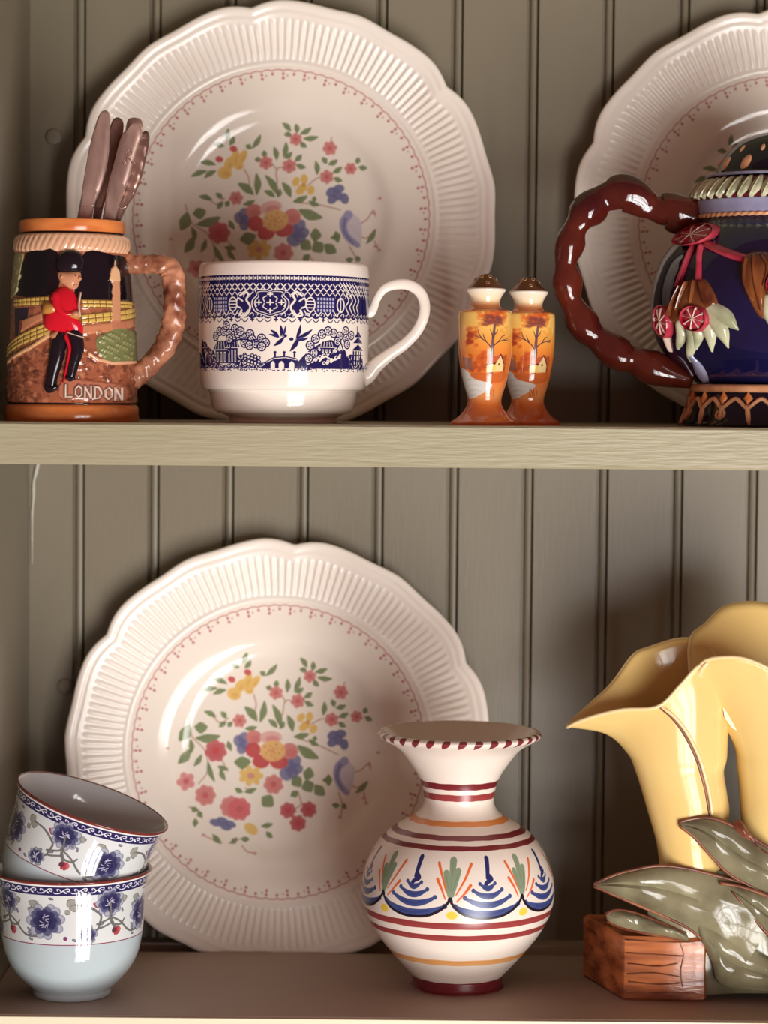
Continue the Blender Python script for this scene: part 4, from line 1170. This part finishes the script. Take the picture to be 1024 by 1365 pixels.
# foot: near-black with a caramel lattice
bprof = spline([(350, 1140), (368, 1150), (374, 1168), (372, 1178), (374, 1200), (384, 1240), (398, 1280), (410, 1304), (412, 1316), (404, 1322), (0.1, 1322)], 3)
base_ = lathe('foot', bprof, TK, TB, navy_black, pot, n=96)
_b = bprof[:-4]
def bmapf(X, y, h):
    r = float(np.interp(y, _b[:, 1], _b[:, 0])) + h
    a = X / 390.0
    return (r * math.sin(a) * TK, -r * math.cos(a) * TK, (TB - y) * TK)
tube('foot_band', [(370 * TK * math.sin(a), -370 * TK * math.cos(a), (TB - 1155) * TK) for a in np.linspace(0, 2 * PI, 97)], 18 * TK, tan_gl, base_, n=10, squash=.8)
for i in range(20):
    X = 390 * (-.154 + .3142 * i); D = 390 * .3142
    join('lattice', [limb([(X, 1198), (X + D * .2, 1222), (X + D * .5, 1200), (X + D * .8, 1222), (X + D, 1198)][1:4], [17, 20, 17], 15, bmapf, n=5),
                     limb([(X - D * .22, 1222), (X, 1240), (X + D * .22, 1222)], 17, 15, bmapf, n=5),
                     limb([(X, 1236), (X + (8 if i % 2 else 2), 1275), (X + (18 if i % 2 else 6), 1308 if i % 2 else 1290)], [20, 22, 12], 16, bmapf, n=5)]
         + ([limb([(X + 20 * math.cos(t), 1268 + 20 * math.sin(t)) for t in np.linspace(0, 2 * PI, 13)], 10, 13, bmapf, n=4, sub=1)] if i % 2 == 0 else []), tan_gl, base_)
    join('diamond', [blob([(X - 24, 1198), (X, 1168), (X + 24, 1198), (X, 1230)], 16, bmapf, rings=3, smooth=1)], mug_orange, base_)

# ------------------------------------------------------------------ round painted vase
VK = 0.0001263; VB = 1278.0; VR = 441.0
vase = thing('vase', 'round white painted vase with flared neck, red bands and blue fan motifs', 'vase', (0.0448, -0.0790, 0))
vo = [(350, 101), (364, 102), (374, 110), (375, 118), (366, 130), (340, 144), (304, 164), (268, 192), (224, 250), (190, 302), (170, 352), (161, 400), (161, 432), (178, 466), (216, 498), (296, 545), (346, 588), (394, 652), (430, 740), (441, 820), (434, 900), (412, 960), (378, 1022), (335, 1080), (285, 1140), (240, 1190), (209, 1224), (206, 1232), (207, 1262), (205, 1272), (200, 1278), (0.1, 1276)]
vO = dens(spline(vo, 4), 12)
vwhite = (232, 219, 205)
VC = Canvas(2600, 1400, -PI * VR, PI * VR, 90, 1290, vwhite)
wine = (118, 36, 42); red2 = (150, 62, 60); orange = (222, 138, 70); ochre = (224, 160, 96)
W_ = 1400
def band(y0, y1, c, wob=1.0, seed=0):
    n = 60
    up = [(-W_ + 2 * W_ * i / n, y0 + wob * math.sin(i * 1.3 + seed)) for i in range(n + 1)]
    dn = [(-W_ + 2 * W_ * i / n, y1 + wob * math.sin(i * 1.7 + seed * 2)) for i in range(n + 1)][::-1]
    VC.poly(up + dn, c)
    VC.stroke([(q[0], q[1] + (y1 - y0) * .3) for q in up], (y1 - y0) * .25, tuple(int(v * .88) for v in c), a=.5, soft=4)
band(320, 350, wine); band(372, 402, red2, seed=1); band(486, 506, orange, seed=2); band(536, 554, wine, seed=3); band(573, 592, wine, seed=4)
band(898, 928, red2, seed=5); band(958, 985, red2, seed=6); band(1090, 1118, ochre, seed=7); band(1222, 1292, wine)
for i in range(32):
    X = -PI * VR + 2 * PI * VR * i / 32
    VC.poly([(X - 12, 102), (X + 24, 102), (X + 18, 122), (X - 14, 138), (X - 24, 134)], wine, .95, 2)
blue = (62, 76, 128); inkb = (38, 44, 98); sage = (132, 148, 120); ink = (30, 22, 34); ora = (222, 104, 52)
def fan(u):
    def P(q): return [(a + u, b) for a, b in q]
    # drawn about the notch at x=0; fan centred at +172
    c = 172
    VC.stroke(P([(c + 12, 622), (c + 8, 660), (c + 3, 700)]), 24, inkb, 18, sp=4); VC.stroke(P([(c + 10, 690), (c + 22, 706), (c, 718), (c - 8, 726)]), 18, inkb, sp=3)
    for w, y, dep, t in ((36, 724, 18, 20), (68, 752, 24, 22), (106, 784, 30, 24), (150, 822, 34, 28)):
        tt_ = np.linspace(-1, 1, 15)
        VC.poly(P([(c + w * q, y + dep * (1 - q * q) - t * .5 * (1 - .5 * q * q)) for q in tt_] + [(c + w * 1.04 * q, y + dep * (1 - q * q) + t * .75 * (1 - .75 * q * q)) for q in tt_[::-1]]), blue)
        for q in (-1, 1): VC.ell(c + w * q + u, y, t * .42, None, 0, blue)
        VC.stroke(P([(c - w * .5, y + dep * .8), (c, y + dep + 3), (c + w * .5, y + dep * .7)]), t * .5, inkb, t * .4, a=.35, sp=5)
    VC.stroke(P([(0, 788), (10, 812), (48, 850), (110, 872), (c, 876), (c + 70, 868), (c + 130, 840), (c + 164, 806), (c + 172, 786)]), 12, ink, 12, sp=6)
    VC.stroke(P([(-6, 800), (0, 780), (6, 800)]), 13, ink)
    # leaf tuft above the notch
    for a, b, c2, d, w in ((2, 775, 10, 630, 36), (-6, 775, -22, 680, 28), (10, 775, 36, 670, 28)):
        VC.stroke(P([(a, b), ((a + c2) / 2, (b + d) / 2), (c2, d)]), 14, sage, w)
        VC.stroke(P([(a, b - 20), (c2, d + 10)]), 3, (96, 112, 92), a=.5)
    for a, b, c2, d in ((-18, 760, -62, 640), (-22, 790, -62, 706), (26, 770, 100, 642), (30, 800, 92, 730)):
        VC.stroke(P([(a, b), ((a + c2) / 2 + 3, (b + d) / 2), (c2, d)]), 6, ora, 14)
    VC.ell(8 + u, 862, 25, 18, 0, (236, 200, 72))
for i in range(9):
    fan(VR * (-.11 + PI / 4 * (i - 4)))
vmat = mat('painted_white_glaze', vwhite, 0.27, img=VC.image('vase_painting'))
vin = mat('white_glaze_inside', (226, 208, 196), 0.2)
lathe('body', vO, VK, VB, vmat, vase, n=128, yr=(90, 1290), sharp=70)
lathe('inside', spline([(0.1, 1210), (180, 1190), (330, 1040), (418, 830), (400, 720), (300, 580), (170, 490), (148, 420), (152, 370), (186, 280), (240, 204), (300, 150), (338, 114), (350, 101)], 5), VK, VB, vin, vase, n=96)

# ------------------------------------------------------------------ two blue-flowered bowls
BK = 0.0001066; BB = 1248.0; BR = 380.0
pale = (180, 193, 196)
BC = Canvas(2400, 1000, -PI * BR, PI * BR, 560, 1270, pale)
XW = PI * BR + 10
BC.rect(-XW, XW, 560, 905, (208, 211, 209))
BC.rect(-XW, XW, 594, 642, (40, 36, 84)); BC.stroke([(-XW, 589), (XW, 589)], 7, (236, 232, 226)); BC.rect(-XW, XW, 560, 584, (122, 50, 44))
BC.stroke([(-XW, 905), (XW, 905)], 5, (128, 48, 74))
for i in range(28):                                          # white scroll border
    X = -PI * BR + 2 * PI * BR * i / 28
    BC.stroke([(X - 36, 630), (X - 16, 628), (X + 2, 616), (X + 20, 604), (X + 34, 606), (X + 32, 618), (X + 22, 616)], 5, (226, 226, 232), sp=5)
    BC.stroke([(X - 6, 622), (X - 14, 608), (X - 26, 606), (X - 24, 616)], 4, (226, 226, 232), sp=4)
    BC.leaf(X + 4, 616, X + 22, 630, 9, (226, 226, 232)); BC.leaf(X + 40, 622, X + 50, 632, 6, (200, 200, 214))
def peony(X, Y, r, seed):
    g = np.random.default_rng(seed)
    for n, rr_, c, pr in ((10, .82, (172, 174, 184), .36), (9, .60, (84, 86, 116), .34), (8, .42, (44, 44, 84), .32), (6, .2, (32, 30, 68), .28)):
        for i in range(n):
            a = 2 * PI * i / n + g.uniform(-.2, .2)
            x, y = X + r * rr_ * math.cos(a), Y + r * rr_ * .86 * math.sin(a)
            BC.ell(x, y, r * pr, r * pr * .8, a, (52, 54, 88), .6); BC.ell(x, y, r * pr - 3.5, r * pr * .8 - 3.5, a, c, .85, soft=7)
            BC.stroke([(X + r * (rr_ - .25) * math.cos(a), Y + r * (rr_ - .25) * .86 * math.sin(a)), (x, y)], 4, (52, 54, 112), a=.5, soft=4)
    for i in range(12):
        a = g.uniform(0, 2 * PI); q = r * g.uniform(0, .3)
        BC.stroke([(X + q * math.cos(a), Y + q * math.sin(a)), (X + (q + 14) * math.cos(a + .6), Y + (q + 14) * math.sin(a + .6))], 4, (206, 206, 222), a=.8)
vine = (112, 112, 108); vlf = (150, 148, 138)
def bowl_unit(o):
    P = lambda q: [(a + o, b) for a, b in q]
    for q in ([(-60, 850), (-200, 862), (-280, 800), (-345, 765)], [(-345, 700), (-345, 770), (-420, 800)], [(160, 720), (120, 700), (60, 690)], [(160, 720), (200, 760), (190, 820), (262, 800)], [(262, 720), (262, 800), (320, 815), (345, 790)],
              [(190, 820), (150, 850), (130, 870)], [(262, 800), (283, 830)], [(-345, 765), (-310, 830)]):
        BC.stroke(P(q), 13, (86, 86, 84), 9, sp=6); BC.stroke(P(q), 8, vine, 5, sp=6)
    for q in ((-120, 720, -190, 680, 50), (-150, 735, -200, 720, 34), (20, 700, 60, 660, 50), (30, 712, 84, 700, 40), (10, 720, 40, 740, 30), (345, 700, 330, 660, 40), (130, 840, 150, 800, 26)):
        BC.leaf(q[0] + o, q[1], q[2] + o, q[3], q[4], (92, 92, 84)); BC.leaf(q[0] + o, q[1], q[2] + o, q[3], q[4] - 8, vlf)
    for X, Y, rt in ((-190, 830, .8), (-60, 660, .2), (-300, 730, .5), (330, 740, 1.2), (205, 800, -.4), (60, 880, .4), (-180, 880, .3), (410, 850, .6)):
        BC.ell(X + o, Y, 14, 7, rt, (80, 80, 96)); BC.ell(X + o, Y, 9, 4, rt, (130, 130, 140))
    for X, Y in ((283, 846), (-300, 846)):
        BC.leaf(X + o, Y + 24, X + o + 4, Y - 26, 34, (166, 66, 76)); BC.leaf(X + o - 16, Y + 10, X + o - 8, Y - 22, 18, (96, 50, 60)); BC.leaf(X + o + 16, Y + 10, X + o + 12, Y - 22, 18, (190, 96, 100))
    BC.stroke(P([(160, 690), (176, 712), (190, 700)]), 12, (168, 60, 84), 5, sp=4); BC.ell(12 + o, 870, 11, None, 0, (120, 60, 100))
    peony(-97 + o, 780, 94, 3); peony(250 + o, 690, 74, 5); peony(130 + o, 856, 46, 8)
for i in range(-2, 4):
    bowl_unit(i * 597)
BC.rect(-XW, XW, 594, 600, (40, 36, 84))
BC.rect(-XW, XW, 908, 1270, pale); BC.rect(-XW, XW, 560, 584, (122, 50, 44))
bmat = mat('blue_flower_glaze', pale, 0.08, img=BC.image('bowl_painting'), coat=.3)
bin_ = mat('bowl_inside_glaze', (204, 206, 208), 0.1)
brim = mat('brown_rim_glaze', (116, 48, 42), 0.14)
bo = [(420, 575), (418, 582), (410, 600), (398, 640), (388, 700), (384, 760), (381, 850), (373, 930), (360, 1000), (338, 1060), (308, 1110), (266, 1160), (228, 1196), (213, 1212), (210, 1222), (207, 1242), (200, 1248), (190, 1246), (184, 1226), (0.1, 1220)]
bi = [(0.1, 1180), (160, 1176), (240, 1150), (300, 1085), (336, 1010), (352, 930), (358, 850), (362, 760), (368, 690), (382, 630), (398, 592), (406, 577), (413, 572), (420, 575)]
def make_bowl(label):
    r = thing('bowl', label, 'bowl', group='blue flowered bowls')
    lathe('body', dens(spline(bo, 4), 14), BK, BB, bmat, r, n=120, yr=(560, 1270), sharp=60)
    lathe('inside', spline(bi, 4), BK, BB, bin_, r, n=96, sharp=60)
    tube('rim', [(416 * BK * math.sin(a), -416 * BK * math.cos(a), (BB - 575) * BK) for a in np.linspace(0, 2 * PI, 97)], 7 * BK, brim, r, n=8)
    return r
b1 = make_bowl('blue flowered white bowl standing upright on the lower shelf under another')
b1.location = (-0.1755, -0.1060, 0)
b2 = copy_tree(b1)
b2['label'] = 'blue flowered white bowl tilted to the right inside the bowl beneath'
b2.matrix_world = (Matrix.Translation((-0.1762 - 103 * BK, -0.1042, (1248 - 865) * BK + 0.0012)) @ Matrix.Rotation(math.radians(3), 4, 'X') @ Matrix.Rotation(math.radians(19), 4, 'Y')
                   @ Matrix.Rotation(math.radians(-46.8), 4, 'Z'))

# ------------------------------------------------------------------ calla lily vase
LX, LY = 0.0982, -0.0960
LK = 0.0001788
def elev(y): return 0.0818 + y * 0.0001277
def C3(x, y, d=0.0):
    """drawing position (x, y as seen) at depth d in front of (-) or behind (+) the vase's middle plane"""
    ya = y + elev(y) * d
    return np.array([x * LK, d * LK, (1297 - ya) * LK])
calla = thing('flower_vase', 'yellow calla lily shaped ceramic vase with grey green leaves and a brown block foot', 'vase', (LX, LY, 0))
yellow = mat('yellow_glaze', (234, 204, 132), 0.13, vary=(12, (230, 190, 114), 0.6, (1, 1, 1)))
seam = mat('brown_edge_glaze', (104, 52, 38), 0.14, vary=(60, (190, 130, 90), .5, (1, 1, 1)))
lipm = mat('pale_lip_glaze', (240, 214, 160), 0.1)
gleaf = mat('grey_green_glaze', (142, 136, 106), 0.13, vary=(34, (76, 68, 50), 0.85, (1, 1, 1)), bump=(45, .22, (1, 1, 2)))
block_m = mat('brown_block_glaze', (208, 124, 72), 0.16, vary=(26, (92, 36, 24), 0.9, (.8, 2.2, 5)), bump=(60, .3, (1, 1, 4)))
NL = 72
def ringpts(keys):
    """closed loop through (angle fraction, x, d, y) keys resampled at NL equal steps"""
    K = np.asarray(keys, float)
    P = spline(K[:, 1:], 12, True)
    t = spline(np.column_stack([K[:, 0]]), 12)[:, 0]
    t = np.concatenate([t, np.linspace(K[-1, 0], K[0, 0] + 1, 13)[1:]])[:len(P)]
    out = []
    u = np.arange(NL) / NL
    tt = np.concatenate([t - 1, t, t + 1]); PP = np.vstack([P, P, P])
    o_ = np.argsort(tt, kind='stable')
    return np.column_stack([np.interp(u, tt[o_], PP[o_, k]) for k in range(3)])
def trumpet(name, stem, lip, mid=(0.36, 0.74), thick=11):
    """stem rows: (y, centre x, half width, half depth); lip keys (u, x, d, y): u 0 = left, .25 = front, .5 = right, .75 = back"""
    ang = 2 * PI * np.arange(NL) / NL
    rows = []
    for y, c, rx, rd in stem:
        rows.append(np.column_stack([c - rx * np.cos(ang), -rd * np.sin(ang), np.full(NL, y)]))
    L = ringpts(lip)
    L[:, 2] += elev(L[:, 2]) * L[:, 1]
    last = rows[-1]
    m1 = last.copy(); m1[:, :2] += (L - last)[:, :2] * mid[0]; m1[:, 2] += (L - last)[:, 2] * mid[1]
    rows += [m1, L]
    rows = np.array(rows)
    # smooth along the length
    sm = np.array([spline(rows[:, j], 7) for j in range(NL)]).transpose(1, 0, 2)
    V = []
    nr = len(sm)
    def w(p): return C3(p[0], p[2] - elev(p[2]) * p[1] * 0, 0) + np.array([0, p[1] * LK, 0]) + 0
    outer_ = np.array([[w(p) for p in r] for r in sm])
    # inner wall: offset towards the local ring centre
    inner_ = outer_.copy()
    for i in range(nr):
        du = np.roll(outer_[i], -1, 0) - np.roll(outer_[i], 1, 0)
        dv = outer_[min(i + 1, nr - 1)] - outer_[max(i - 1, 0)]
        nn = np.cross(du, dv); nn /= np.linalg.norm(nn, axis=1)[:, None] + 1e-12
        c = outer_[i].mean(0)
        sgn = np.sign(((outer_[i] - c) * nn).sum(1).mean())
        inner_[i] = outer_[i] - nn * sgn * thick * LK
    inner_[-1] += (outer_[-1] - inner_[-1]) * .25 + np.array([0, 0, 3 * LK])
    start = nr // 4
    V = np.vstack([outer_.reshape(-1, 3), inner_[start:][::-1].reshape(-1, 3)])
    nt = len(V) // NL
    F = []
    for i in range(nt - 1):
        for j in range(NL):
            a, b = i * NL + j, i * NL + (j + 1) % NL
            F.append((a, b, b + NL, a + NL))
    F.append(tuple(range(NL))[::-1]); F.append(tuple(range((nt - 1) * NL, nt * NL)))
    o = obj(name, V, F, yellow, calla, sharp=0)
    bm = bmesh.new(); bm.from_mesh(o.data); bmesh.ops.recalc_face_normals(bm, faces=bm.faces); bm.to_mesh(o.data); bm.free()
    return o, outer_
liA = [(0.0, 42, 8, 436), (.06, 74, -34, 420), (.12, 140, -66, 397), (.18, 214, -92, 380), (.24, 318, -112, 370), (.30, 388, -118, 300), (.36, 448, -112, 236), (.42, 500, -84, 250), (.50, 560, -10, 310),
       (.58, 556, 60, 280), (.66, 500, 100, 175), (.72, 420, 112, 152), (.78, 312, 112, 182), (.84, 258, 96, 208), (.90, 186, 66, 302), (.95, 98, 34, 382)]
lily_a, oa = trumpet('lily', [(950, 455, 106, 92), (880, 448, 105, 92), (800, 436, 106, 92), (710, 433, 130, 100), (640, 418, 136, 104), (575, 402, 142, 108), (520, 394, 160, 112)], liA)
liB = [(0.0, 440, -20, 330), (.05, 440, -84, 285), (.10, 456, -116, 226), (.15, 520, -136, 210), (.2, 590, -142, 216), (.27, 680, -142, 256), (.34, 790, -126, 330), (.42, 900, -70, 420), (.5, 985, 0, 450),
       (.56, 930, 70, 330), (.62, 850, 120, 180), (.68, 750, 142, 60), (.74, 670, 146, 35), (.80, 600, 144, 38), (.85, 548, 138, 55), (.90, 496, 126, 104), (.95, 440, 96, 162)]
lily_b, ob = trumpet('lily', [(950, 690, 96, 92), (880, 700, 98, 92), (800, 714, 104, 92), (710, 722, 122, 100), (640, 730, 134, 104), (560, 722, 136, 108), (490, 716, 142, 114)], liB, mid=(.42, .6))
# web joining the two flowers above the slot
wb_v = []
for d in (-62, 62):
    for q in ((520, 300), (640, 300), (620, 400), (600, 426), (576, 437), (560, 428), (535, 395)):
        wb_v.append(C3(q[0], q[1], 0) + np.array([0, d * LK, 0]))
join('web', [(wb_v, [tuple(range(7)), tuple(range(7, 14))[::-1]] + [(i, 7 + i, 7 + (i + 1) % 7, (i + 1) % 7) for i in range(7)])], yellow, calla)
def surf_line(outer, pts, lift, rad, m, name, parent):
    """raised bead on the front of a lily following (x, y) points"""
    O = outer.reshape(-1, 3)
    O = O[O[:, 1] < 0.004]
    out = []
    for x, y in spline(pts, 6):
        tgt = C3(x, y, -100)
        d = np.hypot(O[:, 0] - tgt[0], O[:, 2] - tgt[2])
        idx = np.argsort(d)[:4]
        wgt = 1 / (d[idx] + 1e-5)
        out.append([tgt[0], (O[idx, 1] * wgt).sum() / wgt.sum() - lift * LK, tgt[2]])
    out = np.array(out)
    for _ in range(3): out[1:-1, 1] = (out[:-2, 1] + out[1:-1, 1] * 2 + out[2:, 1]) / 4
    n = len(out)
    return tube(name, out, [rad * LK * (.5 + .5 * min(1, i / 3, (n - 1 - i) / 3)) for i in range(n)], m, parent, n=8)
surf_line(oa, [(318, 366), (360, 400), (400, 452), (440, 530), (466, 610), (480, 670), (488, 722)], 0, 5, seam, 'petal_seam', lily_a)
surf_line(oa, [(326, 366), (368, 398), (410, 450), (450, 528), (476, 608), (490, 668), (497, 722)], 2, 6, lipm, 'petal_edge', lily_a)
for out_, par in ((oa, lily_a), (ob, lily_b)):
    e = out_[-1]
    tube('lip', np.vstack([e, e[:1]]), 6.5 * LK, lipm, par, n=8)
surf_line(ob, [(470, 222), (452, 252), (446, 290), (458, 268)], 6, 8, lipm, 'curled_edge', lily_b)

def slab(name, top, bot, d0, d1, bulge, thick, m, edge_m=None, vein=True, ripple=4.5, n=10, edge=True, rad=5.5):
    """leaf between an upper and a lower outline (x, y), standing d0..d1 in front of the middle plane, domed towards the viewer"""
    A, B = spline(top, 6), spline(bot, 6)
    N = 40
    def rs(P):
        s = np.concatenate([[0], np.cumsum(np.hypot(*np.diff(P, axis=0).T))]); u = np.linspace(0, s[-1], N)
        return np.column_stack([np.interp(u, s, P[:, k]) for k in (0, 1)])
    A, B = rs(A), rs(B)
    V, F = [], []
    for side in (0, 1):
        for i in range(N):
            t = i / (N - 1)
            for j in range(n + 1):
                s = j / n
                p = A[i] + (B[i] - A[i]) * s
                dome = (1 - abs(2 * s - 1) ** 2.2) * min(1, t * 6) ** .6
                d = d0 + (d1 - d0) * t
                if side == 0:
                    d -= bulge * dome
                    if vein: d += 12 * math.exp(-((s - .5) / .06) ** 2) * min(1, t * 5)
                    d += ripple * (math.sin(13 * t + 4 * s) + .5 * math.sin(29 * t - 6 * s)) * dome
                else:
                    d += thick * (.35 + .65 * dome)
                V.append(C3(p[0], p[1], d))
    def id_(sd, i, j): return sd * N * (n + 1) + i * (n + 1) + j
    for i in range(N - 1):
        for j in range(n):
            F.append((id_(0, i, j), id_(0, i, j + 1), id_(0, i + 1, j + 1), id_(0, i + 1, j)))
            F.append((id_(1, i, j), id_(1, i + 1, j), id_(1, i + 1, j + 1), id_(1, i, j + 1)))
        for j in (0, n):
            F.append((id_(0, i, j), id_(0, i + 1, j), id_(1, i + 1, j), id_(1, i, j)))
    for i in (0, N - 1):
        for j in range(n):
            F.append((id_(0, i, j), id_(1, i, j), id_(1, i, j + 1), id_(0, i, j + 1)))
    o = obj(name, V, F, m, calla, sharp=60)
    if edge:
        for q in (0, n):
            tube('leaf_edge', [V[id_(0, i, q)] for i in range(N)], rad * LK, seam, o, n=8)
    return o
# clump of moulded leaves hiding the stems
slab('leaf', [(126, 944), (180, 918), (236, 900), (330, 882), (430, 892), (560, 926), (640, 950), (760, 980)], [(126, 950), (220, 990), (350, 1046), (430, 1086), (480, 1132), (520, 1190), (545, 1236), (560, 1252)], -92, -104, 34, 110, gleaf)
slab('leaf', [(390, 742), (430, 730), (490, 726), (560, 752), (640, 800), (720, 850), (800, 900)], [(392, 752), (440, 790), (490, 846), (540, 898), (600, 936), (680, 975), (780, 1010)], -104, -122, 26, 60, gleaf)
slab('leaf', [(560, 745), (570, 732), (590, 738), (620, 780), (660, 826), (720, 850)], [(556, 752), (580, 790), (620, 815), (660, 845), (700, 862), (720, 870)], -112, -110, 16, 70, seam, edge=False, vein=False)
slab('leaf', [(520, 936), (600, 952), (700, 990), (800, 1040)], [(560, 960), (620, 1040), (690, 1120), (740, 1180), (790, 1240)], -124, -140, 24, 90, gleaf, rad=6)
slab('leaf', [(440, 1040), (520, 1080), (600, 1130), (700, 1190), (800, 1230)], [(470, 1130), (500, 1190), (530, 1262), (640, 1282), (790, 1290)], -110, -110, 26, 190, gleaf, edge=False)
slab('leaf', [(166, 1040), (200, 1026), (260, 1036), (340, 1066), (420, 1100)], [(172, 1062), (220, 1084), (290, 1100), (360, 1112), (430, 1128)], -70, -96, 24, 60, gleaf, vein=False, rad=5)
# mirrored leaves out of view, added to keep light out of the slot
mir = lambda P: [(1310 - a, b) for a, b in P]
slab('leaf', mir([(390, 742), (430, 730), (490, 726), (560, 752), (640, 800)]), mir([(392, 752), (440, 790), (490, 846), (540, 898), (640, 960)]), -70, -60, 26, 80, gleaf)
slab('leaf', mir([(126, 944), (180, 918), (236, 900), (330, 882), (430, 892), (520, 910)]), mir([(126, 950), (220, 990), (350, 1046), (430, 1120), (480, 1200), (520, 1286)]), -80, -60, 34, 160, gleaf)
# clay core behind the leaves
slab('core', [(300, 930), (420, 900), (600, 900), (800, 930)], [(300, 1200), (420, 1292), (600, 1292), (800, 1292)], -70, -70, 20, 120, gleaf, edge=False, vein=False)
# block foot
def blockmesh():
    def Z(y): return (1297 - y) * LK
    f = [(214, 0), (484, 0)]
    b = []
    fr = [(226, -84, 0), (340, -94, 0), (446, -103, 0), (478, -98, 0), (490, -76, 0), (488, -30, 0), (420, 260, 0), (128, 252, 0), (120, 236, 0), (217, -74, 0)]
    V = []
    for zz, ins in ((0.0, 8), (0.0015, 0), (0.020, 2), (0.0345, 0), (0.0365, 8)):
        cx, cd = 320, 80
        for x, d, _ in fr:
            x2 = x + (cx - x) * ins / 160; d2 = d + (cd - d) * ins / 160
            V.append((x2 * LK, d2 * LK, zz))
    n = len(fr); F = []
    for i in range(4):
        for j in range(n):
            a, b2 = i * n + j, i * n + (j + 1) % n
            F.append((a, b2, b2 + n, a + n))
    F.append(tuple(range(n))[::-1]); F.append(tuple(range(4 * n, 5 * n)))
    return V, F
V, F = blockmesh()
blk = obj('block_foot', V, F, block_m, calla, sharp=35)
def bkmap(x, z, h):
    d = -84 + (x - 226) / 220.0 * -19
    return (x * LK, (d - h) * LK, z * LK)
for q in ([(232, 152), (300, 150), (410, 146)], [(238, 118), (330, 112), (392, 122)], [(236, 84), (320, 90), (398, 80)], [(240, 60), (330, 54), (404, 60)], [(400, 190), (412, 150), (404, 100), (410, 50)], [(232, 30), (330, 26), (450, 30)], [(228, 194), (330, 190), (440, 192)]):
    join('grain_line', [limb(q, 5, 2.5, bkmap, n=4)], seam, blk)
